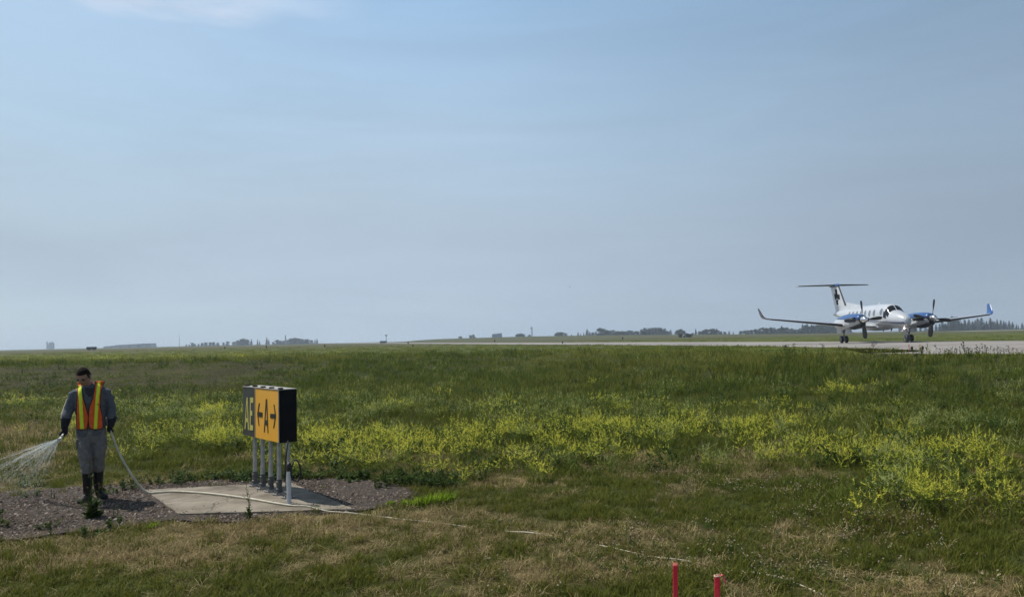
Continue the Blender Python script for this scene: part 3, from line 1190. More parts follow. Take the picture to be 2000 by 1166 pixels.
# ================================================================== GUIDANCE SIGN
def build_sign():
    nb = at(545, 865.4, 9.85)
    d = np.array([-0.632, 0.775, 0.0])
    d /= np.linalg.norm(d)
    nrm = np.array([-d[1], d[0], 0.0])     # out of the lettered face
    if np.dot(nrm[:2], nb[:2]) > 0:
        nrm = -nrm
    top = at(545, 762.2, 9.85)[2]
    bot = nb[2]
    p_end = plane_hit(474.5, 800, nb, nrm)
    Ltot = float(np.dot(p_end - nb, d))
    p_mid = plane_hit(498.3, 800, nb, nrm)
    Lm = float(np.dot(p_mid - nb, d))
    e = plane_hit(580, 815, nb, d)
    D = float(np.dot(nb - e, nrm))
    H = top - bot
    base = nb.copy()
    base[2] = 0
    A = thing('airfield_sign', 'box sign on grey posts with black AE panel and yellow arrow panel', 'sign', (*(base + d * Ltot / 2 - nrm * D / 2)[:2], padz))
    o0 = np.array(A.location)

    def P(u, w, z):                         # u along face from right end, w out of the face
        return base + d * u + nrm * w + np.array([0, 0, z]) - o0
    cas = mat('black_casing', (0.006, 0.006, 0.007), (0.010, 0.010, 0.011), 0.7, 7, spec=0.1)
    alu = mat('weathered_aluminium', (0.34, 0.33, 0.31), (0.46, 0.45, 0.43), 0.5, 14, metal=0.35)
    yel = mat('yellow_panel', (0.78, 0.38, 0.03), (0.84, 0.42, 0.045), 0.4, 2.5)
    blk = mat('black_panel', (0.030, 0.030, 0.033), (0.055, 0.054, 0.056), 0.38, 3, coat=0.2)
    ink = mat('black_lettering', (0.012, 0.011, 0.011), (0.035, 0.033, 0.033), 0.4, 12)
    yin = mat('yellow_lettering', (0.50, 0.45, 0.10), (0.58, 0.53, 0.15), 0.4, 12)
    ax = np.array([d, nrm, [0, 0, 1]])
    b = MB()
    b.box(P(Ltot / 2, -D / 2 - 0.006, (bot + top) / 2), (Ltot, D - 0.012, H), ax)
    bevel(b.build('casing', cas, A), 0.006)
    b = MB()
    b.box(P(Lm / 2 + 0.004, -0.003, (bot + top) / 2), (Lm - 0.012, 0.006, H - 0.012), ax)
    yp = b.build('yellow_panel', yel, A)
    b = MB()
    b.box(P((Lm + Ltot) / 2 + 0.004, -0.003, (bot + top) / 2), (Ltot - Lm - 0.012, 0.006, H - 0.012), ax)
    bp = b.build('black_panel', blk, A)
    b = MB()
    for u in (0.002, Lm):
        b.box(P(u + 0.003, 0.0005, (bot + top) / 2), (0.012, 0.009, H - 0.004), ax)
    b.box(P(Ltot / 2, -D / 2, top + 0.006), (Ltot + 0.01, D + 0.01, 0.012), ax)
    b.build('edge_trim', mat('pale_trim', (0.24, 0.225, 0.19), (0.33, 0.31, 0.27), 0.5, 9), A)
    for i in range(5):
        b = MB()
        b.box(P(0.03 + (Ltot - 0.1) * i / 4, -D * 0.15, top + 0.021), (0.07, 0.05, 0.018), ax)
        bevel(b.build('clip', cas, A), 0.004)

    def uv(X, Y):
        q = plane_hit(460 + X / 8.971, 745 + Y / 8.971, nb, nrm)
        return np.dot(q - nb, d), q[2]

    def stroke(b, pts):
        b.prism([P(*((uv(*p)[0]), 0.0003, uv(*p)[1])) for p in pts], nrm, 0.0035)
    b = MB()
    stroke(b, [(532, 318), (546, 304), (513, 885), (499, 885)])
    stroke(b, [(538, 310), (554, 304), (577, 902), (565, 902)])
    stroke(b, [(523, 674), (566, 676), (569, 766), (518, 762)])
    b.build('letter', ink, yp)
    b = MB()
    stroke(b, [(668, 402), (684, 404), (711, 605), (697, 605)])
    stroke(b, [(697, 605), (711, 605), (676, 818), (662, 812)])
    stroke(b, [(611, 562), (700, 566), (700, 650), (611, 640)])
    b.build('arrow', ink, yp)
    b = MB()
    stroke(b, [(411, 376), (428, 380), (398, 572), (383, 572)])
    stroke(b, [(383, 572), (398, 572), (420, 772), (408, 770)])
    stroke(b, [(396, 528), (474, 540), (474, 626), (396, 612)])
    b.build('arrow', ink, yp)
    b = MB()
    stroke(b, [(197, 283), (207, 272), (178, 834), (162, 832)])
    stroke(b, [(203, 276), (214, 284), (238, 846), (222, 844)])
    stroke(b, [(186, 636), (222, 644), (226, 716), (180, 704)])
    b.build('letter', yin, bp)
    b = MB()
    stroke(b, [(258, 280), (270, 280), (268, 852), (252, 850)])
    stroke(b, [(266, 280), (314, 280), (313, 372), (266, 370)])
    stroke(b, [(266, 510), (296, 512), (296, 598), (266, 592)])
    stroke(b, [(266, 760), (310, 766), (309, 854), (266, 850)])
    b.build('letter', yin, bp)
    # posts with breakaway couplings and flanges
    for i in range(5):
        u = 0.015 + (Ltot * 0.90 - 0.015) * i / 4
        c = P(u, -D * 0.5, 0)
        b = MB()
        b.tube([c + [0, 0, padz + 0.10], c + [0, 0, bot - 0.002]], 0.028, 16)
        po = auto(b.build('post', alu, A))
        b = MB()
        b.tube([c + [0, 0, padz + 0.03], c + [0, 0, padz + 0.08], c + [0, 0, padz + 0.085], c + [0, 0, padz + 0.17], c + [0, 0, padz + 0.175], c + [0, 0, padz + 0.20]], [0.044, 0.044, 0.036, 0.040, 0.034, 0.034], 16)
        auto(b.build('coupling', mat('dark_casting', (0.06, 0.06, 0.06), (0.11, 0.105, 0.10), 0.6, 20), po))
        b = MB()
        b.tube([c + [0, 0, padz], c + [0, 0, padz + 0.016]], 0.085, 20)
        for k in range(4):
            q = c + 0.062 * (d * cos(k * pi / 2 + .7) + nrm * sin(k * pi / 2 + .7))
            b.tube([q + [0, 0, padz + 0.012], q + [0, 0, padz + 0.045]], 0.010, 6)
        auto(b.build('flange', mat('galvanised_flange', (0.17, 0.165, 0.16), (0.28, 0.27, 0.26), 0.5, 30, metal=0.5), po))
    return d, nrm, base, Ltot, D


sg_d, sg_n, sg_base, sg_L, sg_D = build_sign()


def build_conduit():
    g0 = ground(564.5, 984, padz)
    A = thing('cable_conduit', 'white plastic conduit stub with a looped black cable beside the nearest sign post', 'conduit', g0)
    pvc = mat('white_pvc', (0.50, 0.51, 0.54), (0.60, 0.61, 0.63), 0.35, 12, coat=0.2)
    rub = mat('black_cable', (0.010, 0.010, 0.011), (0.022, 0.022, 0.024), 0.5, 20)
    b = MB()
    b.tube([(0, 0, 0), (0, 0, 0.435)], 0.027, 18)
    auto(b.build('pipe', pvc, A))
    b = MB()
    b.tube([(0, 0, 0.40), (0, 0, 0.47), (0.004, 0, 0.505)], [0.031, 0.031, 0.018], 14)
    r = np.array([0.96, 0.28, 0])
    pts = [np.array([0, 0, .49])]
    for k in range(40):
        th = 2 * pi * k / 17
        pts.append(np.array([0, 0, 0.40]) + r * (0.085 + 0.055 * -cos(th) * (1 + .08 * sin(k))) + np.array([0, .02 * sin(k * .7), 0.13 * sin(th)]))
    b.tube(pts, 0.0095, 7)
    # run of cable up to the underside of the box
    up = [np.array([0, 0, .48]), np.array([-0.03, 0.05, .52]), np.array([-0.06, 0.09, .40]), np.array([-0.08, .11, .25]), np.array([-0.085, .115, .35]), np.array([-0.06, .10, .60]), np.array([-0.03, .08, .76])]
    b.tube(up, 0.009, 7)
    b.build('cable', rub, A, True)


build_conduit()

# ================================================================== PERSON
_v = ray(180, 900)[:2]
_v = _v / np.linalg.norm(_v)
VV = np.array([_v[0], _v[1], 0])
RR = np.array([_v[1], -_v[0], 0])
FR = -VV
UPV = np.array([0, 0, 1.0])
gR = ground(164, 979, 0.01)
gL = ground(199, 972, 0.01)
D0 = float(np.dot((gR + gL) / 2, VV)) + 0.02


def pp(px, py, df=0.0):
    r = ray(px, py)
    return np.array([0, 0, CAMZ]) + r * ((D0 - df) / np.dot(r, VV))


PXM = float(np.linalg.norm(pp(181, 850) - pp(180, 850)))
TORS = [(749, 176, 13, .055, .08), (755, 175.5, 22, .075, .08), (762, 175, 29, .10, .08), (770, 175, 31.5, .12, .08), (782, 175.5, 30.5, .132, .07), (800, 176.5, 29, .13, .05), (825, 177.5, 28.5, .125, .02), (850, 178.5, 30, .125, 0.0)]


def tors(py):
    a = np.array(TORS)
    return [float(np.interp(py, a[:, 0], a[:, k])) for k in range(1, 5)]


def tpt(px, py, off=0.0, back=False):
    """point of the clothed torso seen at (px,py)"""
    pyy = py + (px - 175) * 0.13
    cx, hw, dp, df = tors(pyy)
    u = max(-1, min(1, (px - cx) / (hw + 0.5)))
    w = (1 - abs(u) ** 2.4) ** (1 / 2.4)
    return pp(px, py, df + (-(dp * w) - off if back else dp * w + off))


def ring(cx, cy, hw, dp, df=0.0, n=24, tilt=0.0, e=2.3):
    r = []
    c = pp(cx, cy, df)
    for j in range(n):
        th = 2 * pi * j / n
        a = copysign(abs(cos(th)) ** (2 / e), cos(th)) * hw * PXM
        f = copysign(abs(sin(th)) ** (2 / e), sin(th)) * dp
        r.append(c + RR * a + FR * f + UPV * (a * tilt))
    return r


def limb(b, pts, n=16):
    """pts: (px,py,df,hw_px,dp)"""
    P_ = [pp(p[0], p[1], p[2]) for p in pts]
    R = []
    for i, p in enumerate(pts):
        t = P_[min(i + 1, len(P_) - 1)] - P_[max(i - 1, 0)]
        t /= np.linalg.norm(t)
        a = RR - t * np.dot(RR, t)
        a /= np.linalg.norm(a)
        f = np.cross(a, t)
        R.append([P_[i] + a * (p[3] * PXM * cos(2 * pi * j / n)) + f * (p[4] * sin(2 * pi * j / n)) for j in range(n)])
    b.rings(R)


def fuse(o, vox=0.01, it=4, folds=0.0, fs=0.12):
    m = o.modifiers.new('fuse', 'REMESH')
    m.mode = 'VOXEL'
    m.voxel_size = vox
    m.use_smooth_shade = True
    m = o.modifiers.new('smooth', 'SMOOTH')
    m.iterations = it
    m.factor = 0.5
    if folds:
        t = bpy.data.textures.new('folds', 'CLOUDS')
        t.noise_scale = fs
        t.noise_depth = 2
        m = o.modifiers.new('folds', 'DISPLACE')
        m.texture = t
        m.strength = folds
        m.mid_level = 0.5
        m.texture_coords = 'GLOBAL'
    return o


# head frame
HC = pp(163.5, 735.5, 0.15)
yaw = radians(24)
pit = radians(27)
hf = FR * cos(yaw) - RR * sin(yaw)
hr = RR * cos(yaw) + FR * sin(yaw)
HF = hf * cos(pit) - UPV * sin(pit)
HU = UPV * cos(pit) + hf * sin(pit)
HAX = np.array([hr, HF, HU])


def headfn(q, grow=0.0):
    x, y, z = q
    g = np.exp
    if z < -0.02:
        k = min(1, (-z - 0.02) / 0.10)
        x *= 1 - 0.30 * k
        if y < 0:
            y *= 1 - 0.45 * k
    if y > 0:
        f = min(1, y / 0.05)
        y += f * (0.026 * g(-(x / 0.013) ** 2 - ((z + 0.018) / 0.022) ** 2) + 0.012 * g(-(x / 0.010) ** 2 - ((z - 0.006) / 0.02) ** 2))
        y += f * 0.007 * g(-((z - 0.028) / 0.012) ** 2) * g(-(x / 0.05) ** 2)
        y -= f * 0.011 * g(-((abs(x) - 0.031) / 0.014) ** 2 - ((z - 0.006) / 0.011) ** 2)
        y += f * 0.006 * g(-((abs(z + 0.063) - 0.007) / 0.005) ** 2) * g(-(x / 0.022) ** 2)
        y -= f * 0.005 * g(-((z + 0.063) / 0.003) ** 2) * g(-(x / 0.026) ** 2)
        y += f * 0.012 * g(-((z + 0.105) / 0.018) ** 2 - (x / 0.028) ** 2)
    r = np.array([x, y, z])
    return r * (1 + grow)


HR_ = (0.077, 0.097, 0.122)


def glove(name, parent, m, elbow, wrist, across, side, curl=1.0):
    """palm, four curled fingers of different length and a thumb, with a gauntlet cuff; side=+1 thumb towards +across"""
    fd = (wrist - elbow) / np.linalg.norm(wrist - elbow)
    ac = across / np.linalg.norm(across)
    hd = fd - ac * np.dot(fd, ac)
    hd /= np.linalg.norm(hd)
    pn = np.cross(hd, ac) * side
    b = MB()
    b.tube([wrist - fd * 0.11, wrist - fd * 0.06, wrist, wrist + hd * 0.03], [0.060, 0.054, 0.040, 0.040], 14)
    b.ellip(wrist + hd * 0.058, (0.048, 0.022, 0.056), 14, 10, np.array([ac, pn, hd]))
    kn = []
    for i, (ln, o_) in enumerate(((0.040, 0.034), (0.046, 0.012), (0.043, -0.011), (0.033, -0.032))):
        k = wrist + hd * (0.096 - 0.006 * abs(i - 1.3)) + ac * o_ * side
        kn.append(k)
        pts = [k - hd * 0.03, k]
        a = 0.0
        for L_, bend in ((ln, 52), (ln * .72, 66), (ln * .58, 48)):
            a += radians(bend * curl)
            pts.append(pts[-1] + (hd * cos(a) + pn * sin(a)) * L_)
        b.tube(pts, [0.012, 0.0125, 0.0115, 0.0105, 0.0085], 8)
    t0 = wrist + hd * 0.030 + ac * 0.036 * side
    b.tube([t0 - ac * .02 * side, t0 + ac * 0.016 * side + pn * 0.012 + hd * .012, t0 + ac * 0.018 * side + pn * 0.040 + hd * 0.034, t0 + ac * 0.006 * side + pn * 0.060 + hd * 0.046], [0.017, 0.016, 0.013, 0.010], 8)
    o = b.build(name, m, parent)
    fuse(o, 0.0055, 3)
    grip = sum(kn) / 4 + pn * 0.034 + hd * 0.012
    return grip, ac


def build_person():
    A = thing('person', 'person in grey work clothes, orange safety vest and black rubber boots spraying water', 'person', (gR + gL) / 2)
    o0 = np.array(A.location)

    def own(o):
        o.location = tuple(-o0)
        return o
    skin = mat('skin', (0.30, 0.160, 0.105), (0.36, 0.20, 0.135), 0.55, 25)
    grey = mat('grey_sweatshirt', (0.095, 0.105, 0.125), (0.130, 0.140, 0.160), 0.95, 26, bump=0.5, bscale=220, spec=0.1)
    trous = mat('grey_trousers', (0.150, 0.141, 0.134), (0.205, 0.192, 0.182), 0.9, 18, bump=0.5, bscale=180, spec=0.15)
    blk = mat('black_rubber_boot', (0.006, 0.006, 0.007), (0.011, 0.011, 0.012), 0.6, 10, spec=0.2)
    glv = mat('black_glove', (0.008, 0.010, 0.015), (0.014, 0.017, 0.026), 0.7, 30, spec=0.2)
    org = mat('orange_vest', (0.72, 0.105, 0.022), (0.84, 0.15, 0.035), 0.75, 20, bump=0.3, bscale=150, spec=0.2)
    lime = mat('lime_strip', (0.66, 0.80, 0.03), (0.74, 0.86, 0.05), 0.5, 20, spec=0.3)
    trim = mat('black_binding', (0.015, 0.014, 0.014), (0.03, 0.028, 0.028), 0.8, 30)
    hair = mat('brown_hair', (0.012, 0.008, 0.005), (0.030, 0.018, 0.011), 0.8, 120, bump=0.9, bscale=260, spec=0.1)
    # body, one surface from head to feet inside the clothes
    b = MB()
    b.rings([ring(t[1], t[0], t[2] - 3, t[3] - .03, t[4], tilt=-.0) for t in TORS])
    b.tube([pp(176, 762, .06), pp(174, 752, .08), pp(168, 744, .12)], [0.062, 0.058, 0.056], 16)
    b.ellip(HC, HR_, 56, 44, HAX, headfn)
    for s_ in (-1, 1):
        b.ellip(HC + hr * 0.076 * s_ - HF * 0.006 + HU * 0.0, (0.010, 0.018, 0.031), 10, 8, HAX)
    limb(b, [(146, 768, .06, 7, .05), (133, 800, .05, 5.5, .04), (129, 817, .09, 4, .028)])
    limb(b, [(203, 762, .06, 7, .05), (217, 795, .04, 5.5, .04), (216.5, 815, .07, 4, .028)])
    limb(b, [(164, 850, .0, 12, .09), (168.5, 900, .10, 8, .06), (170.5, 960, .06, 5, .04), (168, 972, .06, 5, .05)])
    limb(b, [(192, 850, .0, 12, .09), (192.5, 898, .03, 8, .06), (192.5, 955, -.04, 5, .04), (194, 966, -.02, 5, .05)])
    own(fuse(b.build('body', skin, A), 0.0075, 2))
    # hair: close-cropped cap following the skull
    b = MB()
    nu, nv = 40, 30
    V, F = [], []
    for i in range(nv + 1):
        ph = pi * (0.02 + 0.96 * i / nv)
        for j in range(nu):
            th = 2 * pi * j / nu
            q = headfn(np.array([sin(ph) * cos(th) * HR_[0], sin(ph) * sin(th) * HR_[1], -cos(ph) * HR_[2]]), 0.055 + 0.02 * random.random())
            V.append((q, HC + HAX.T @ q))
    for i in range(nv):
        for j in range(nu):
            id_ = (i * nu + j, i * nu + (j + 1) % nu, (i + 1) * nu + (j + 1) % nu, (i + 1) * nu + j)
            q = sum(V[k][0] for k in id_) / 4
            lim = 0.060 if q[1] > 0.045 else (0.015 if q[1] > -0.01 else -0.055)
            if abs(q[0]) > .06 and -0.005 < q[1] < 0.03:
                lim = -0.012
            if q[2] > lim:
                F.append(id_)
    used = sorted({k for f in F for k in f})
    mp = {k: i for i, k in enumerate(used)}
    b.add([V[k][1] for k in used], [tuple(mp[k] for k in f) for f in F])
    own(b.build('hair', hair, A, True, fix=True))
    # eye glasses
    b = MB()
    for s_ in (-1, 1):
        b.ellip(HC + HAX.T @ np.array([0.032 * s_, 0.098, 0.004]), (0.024, 0.004, 0.015), 14, 8, HAX)
        b.tube([HC + HAX.T @ np.array(q) for q in ((0.054 * s_, 0.094, 0.008), (0.074 * s_, 0.06, 0.010), (0.081 * s_, 0.0, 0.012))], 0.0028, 6)
    b.tube([HC + HAX.T @ np.array(q) for q in ((-0.012, 0.108, 0.008), (0.012, 0.108, 0.008))], 0.003, 6)
    own(b.build('glasses', mat('dark_lens', (0.03, 0.03, 0.035), (0.05, 0.05, 0.055), 0.1, 4, coat=1), A, True))
    # sweatshirt: torso and both sleeves
    b = MB()
    b.rings([ring(t[1], t[0], t[2], t[3], t[4], tilt=0.10 if t[0] < 790 else 0.05) for t in TORS])
    limb(b, [(151, 766, .07, 9.5, .075), (144, 771, .07, 10.5, .08), (138.5, 786, .05, 10, .075), (134.5, 800, .05, 10, .075), (131, 812, .08, 9.5, .07), (128.5, 821, .10, 8, .06)])
    limb(b, [(196, 761, .07, 10.5, .08), (207, 767, .06, 10.5, .08), (213.5, 782, .04, 10.2, .075), (217.5, 798, .04, 10, .075), (217, 811, .06, 9.2, .068), (216.5, 818, .07, 8.2, .06)])
    own(fuse(b.build('sweatshirt', grey, A), 0.0095, 6, 0.034, 0.07))
    # vest: two front panels and one back panel joined along the shoulders
    rows = np.linspace(0, 1, 26)

    def curve(tab, py):
        t = np.array(tab, float)
        return float(np.interp(py, t[:, 0], t[:, 1]))
    def vpt(px, py, off, back=False):
        return tpt(px, py, off + 0.003 * sin(px * .35 + py * .11) + 0.0025 * sin(px * .8 - py * .33), back)
    Lo = [(752, 152), (790, 150.5), (815, 149.5), (838, 150)]
    Li = [(752, 158), (760, 160), (778, 163), (803, 170), (818, 173.5), (838, 170)]
    Ro = [(745, 204), (755, 200), (765, 197), (793, 195.5), (815, 199.5), (838, 201)]
    Ri = [(745, 186), (757, 185), (777, 181.5), (796, 174.5), (820, 172.5), (838, 174)]

    def hem(px, c):
        return 838.5 - 4.0 * min(1, (abs(px - c) / 13) ** 4) - (px - 175) * 0.02
    vb = MB()
    tb = MB()
    for (ti, to, y0, c, off) in ((Li, Lo, 752, 160, .014), (Ri, Ro, 744, 188, .020)):
        R = []
        for s_ in rows:
            r = []
            for k in range(9):
                py = y0 + s_ * (838 - y0)
                a, b_ = curve(to, py), curve(ti, py)
                px = a + (b_ - a) * k / 8
                py = y0 + s_ * (hem(px, c) - y0)
                r.append(vpt(px, py, off))
            R.append(r)
        vb.rings(R, cap=False, close=False)
        edge = [r[0] for r in R] + [q for q in R[-1][1:]] + [r[-1] for r in R[::-1][1:]]
        tb.tube(edge, 0.007, 6)
    R = []
    for s_ in rows:
        py = 746 + s_ * 92
        R.append([tpt(152 + 48 * k / 10, py, 0.015, True) for k in range(11)])
    vb.rings(R, cap=False, close=False)
    # shoulder pieces
    for (x0, x1, yf) in ((152, 159, 752), (186, 204, 745)):
        R = []
        for w in np.linspace(0, 1, 6):
            row = []
            for k in range(4):
                px = x0 + (x1 - x0) * k / 3
                f_, k_ = tpt(px, yf + .3, .016), tpt(px, yf + 1, .015, True)
                q = f_ * (1 - w) + k_ * w
                q[2] += 0.012 * sin(pi * w)
                row.append(q)
            R.append(row)
        vb.rings(R, cap=False, close=False)
    vest = own(vb.build('safety_vest', org, A, True))
    sm = vest.modifiers.new('cloth', 'SOLIDIFY')
    sm.thickness = 0.004
    o = tb.build('binding', trim, vest, True)
    for (l, r_, y0, y1) in (([(752, 152.3), (803, 155), (838, 156.5)], [(752, 159), (803, 162), (838, 164)], 752.5, 837.5), ([(745, 190), (762, 188.5), (785, 186), (838, 183)], [(745, 197), (762, 195), (785, 192.5), (838, 189.5)], 745, 837.5)):
        b = MB()
        off = .022 if y0 > 750 else .028
        b.rings([[vpt(curve(l, py) + (curve(r_, py) - curve(l, py)) * k / 5, py, off) for k in range(6)] for py in np.linspace(y0, y1, 40)], cap=False, close=False)
        o = b.build('reflective_strip', lime, vest, True)
        sm = o.modifiers.new('cloth', 'SOLIDIFY')
        sm.thickness = 0.003
    b = MB()
    b.rings([[tpt(185.8 + 7 * k / 3, py, .031) for k in range(4)] for py in (788.5, 789.5, 790.5)], cap=False, close=False)
    b.build('strap_loop', trim, vest, True)
    # shadow of the chin painted as a black patch at the sweatshirt neck
    b = MB()
    b.rings([[tpt(175.5 + w * u, y, .006) for u in np.linspace(-1, 1, 7)] for y, w in ((757, 9.5), (761, 9.5), (766, 8.5), (770, 6.5), (774, 2.5))], cap=False, close=False)
    own(b.build('undershirt', trim, A, True))
    # trousers
    b = MB()
    b.rings([ring(178, 836, 27.5, .120, .01), ring(178.5, 846, 30, .125, 0), ring(178.5, 857, 30.5, .125, 0.0), ring(178.5, 864, 29.5, .115, .01)])
    limb(b, [(164.5, 856, .0, 15.5, .115), (164.8, 872, .04, 15.2, .112), (167, 893, .10, 13.0, .10), (168.8, 908, .10, 11.6, .09), (170, 921, .08, 11.4, .088)])
    limb(b, [(192.8, 856, .0, 15.5, .115), (193.2, 872, .02, 15.0, .112), (193, 890, .04, 13.2, .10), (192.4, 905, .02, 11.8, .09), (192, 917, -.01, 11.6, .088)])
    own(fuse(b.build('trousers', trous, A), 0.0095, 5, 0.032, 0.075))
    for q in (pp(150.2, 866, 0.03), pp(207.4, 866, 0.02)):   # cargo pockets on the outer thighs
        b = MB()
        b.box(q, (0.025, 0.11, 0.12), np.array([RR, FR, UPV]))
        o = own(b.build('pocket', trous, A))
        bevel(o, 0.01, 3)
    # rubber boots
    for (leg, heel, toe) in (([(170, 917, .08, 11.0, .085), (170.8, 932, .075, 10.3, .08), (171, 948, .06, 9.2, .07), (170, 964, .05, 7.8, .058), (169.5, 972, .05, 7.5, .06)], gR + RR * 0.05 - FR * 0.07, gR - RR * 0.055 + FR * 0.16),
                             ([(192, 913, -.01, 11.0, .085), (191.5, 930, -.02, 10.3, .08), (191.5, 946, -.03, 9.2, .07), (193, 959, -.03, 7.8, .058), (194, 966, -.03, 7.5, .06)], gL - RR * 0.035 - FR * 0.07, gL + RR * 0.04 + FR * 0.15)):
        b = MB()
        limb(b, leg)
        dd = (toe - heel)
        ln = np.linalg.norm(dd)
        dd /= ln
        sd_ = np.cross(dd, UPV)
        R = []
        for u, w, h in ((0, .028, .07), (.06, .040, .09), (.3, .044, .10), (.5, .046, .085), (.72, .052, .068), (.9, .044, .055), (1.0, .022, .035)):
            c = heel + dd * ln * u
            R.append([c + sd_ * (w * cos(2 * pi * j / 16)) + UPV * (0.0 + h * .5 + h * .5 * sin(2 * pi * j / 16)) for j in range(16)])
        b.rings(R)
        own(fuse(b.build('boot', blk, A), 0.008, 3))
    # gloves
    e1, w1 = pp(132, 800, .05), pp(125.8, 834, .13)
    g1 = None
    g1, a1 = glove('glove', A, glv, e1, w1, -RR * 0.40 + FR * 0.80 - UPV * 0.35, 1)
    e2, w2 = pp(221, 798, .04), pp(217.3, 829, .09)
    g2, a2 = glove('glove', A, glv, e2, w2, RR * 0.25 + FR * 0.75 - UPV * 0.5, -1)
    for o in COL.objects:
        if o.parent == A and o.name.startswith('glove'):
            own(o)
    return g1, a1, g2, a2


G1, A1, G2, A2 = build_person()


def smooth_path(pts, n=12):
    """Catmull-Rom through the points"""
    P_ = [np.asarray(p, float) for p in pts]
    P_ = [2 * P_[0] - P_[1]] + P_ + [2 * P_[-1] - P_[-2]]
    out = []
    for i in range(1, len(P_) - 2):
        for k in range(n):
            t = k / n
            a, b, c, d = P_[i - 1], P_[i], P_[i + 1], P_[i + 2]
            out.append(0.5 * ((2 * b) + (c - a) * t + (2 * a - 5 * b + 4 * c - d) * t * t + (3 * b - a - 3 * c + d) * t ** 3))
    out.append(P_[-2])
    return out


NOZ = pp(115.8, 859, 0.24)


def build_hose():
    A = thing('garden_hose', 'cream white hose running from the sprayer over the concrete pad into the grass', 'hose', ground(290, 965, padz))
    o0 = np.array(A.location)
    hm = mat('cream_hose', (0.42, 0.385, 0.29), (0.56, 0.52, 0.41), 0.7, 14)
    pts = []
    for (x, y) in ((1700, 1215), (1612, 1166), (1560, 1140), (1510, 1126), (1420, 1106), (1330, 1095), (1270, 1085), (1190, 1068), (1120, 1053), (1040, 1042), (960, 1034), (880, 1024), (810, 1016), (740, 1008)):
        g = ground(x, y)
        pts.append(g + [0, 0, terr1(g[0], g[1]) - 0.003 + 0.009 * sin(x * .043) + 0.007 * sin(x * .11)])
    for (x, y) in ((690, 1006), (640, 1002), (600, 996)):
        g = ground(x, y)
        pts.append(np.array([g[0], g[1], padz + 0.013 if x < 620 else padz - 0.01]))
    for (x, y) in ((570, 989), (530, 983), (490, 976), (440, 969), (390, 964), (340, 961.5), (305, 963.5)):
        g = ground(x, y, padz)
        pts.append(np.array([g[0], g[1], padz + 0.0135]))
    hi = pts[-1]
    # climbs in a sagging curve to the left glove
    for (x, y, k) in ((287, 961, .02), (266, 940, .2), (245, 907, .5), (231, 880, .78)):
        r = ray(x, y)
        tgt = hi * (1 - k) + G2 * k
        t = np.dot(tgt, VV) / np.dot(r, VV)
        q = np.array([0, 0, CAMZ]) + r * t
        pts.append(q)
    pts.append(G2 + A2 * 0.05)
    pts.append(G2 - A2 * 0.05)
    pts.append(pp(207.5, 818, -.02))
    pts.append(pp(205, 800, -.17))
    pts.append(pp(190, 775, -.19))
    pts.append(pp(165, 762, -.14))
    pts.append(pp(146, 763, -.06))
    pts.append(pp(134.5, 775, -.03))
    pts.append(pp(126.5, 795, .0))
    pts.append(pp(121.0, 815, .06))
    pts.append(G1 - A1 * 0.07)
    pts.append(G1 + A1 * 0.02)
    b = MB()
    sp_ = smooth_path(pts, 10)
    rr_ = [0.0072 if i < 160 else 0.0072 + 0.0070 * min(1, (i - 160) / 25) for i in range(len(sp_))]
    b.tube(sp_, rr_, 10)
    o = b.build('hose', hm, A, True, loc=tuple(-o0))
    b = MB()
    ax = (NOZ - (G1 + A1 * 0.02))
    ln = np.linalg.norm(ax)
    ax /= ln
    q0 = G1 + A1 * 0.02
    b.tube([q0 - ax * .02, q0 + ax * 0.02, q0 + ax * (ln - .045), q0 + ax * (ln - .04), NOZ], [0.014, 0.016, 0.013, 0.021, 0.026], 12)
    auto(b.build('nozzle', mat('pale_nozzle', (0.55, 0.55, 0.52), (0.65, 0.65, 0.62), 0.4, 10), A, loc=tuple(-o0)))


build_hose()


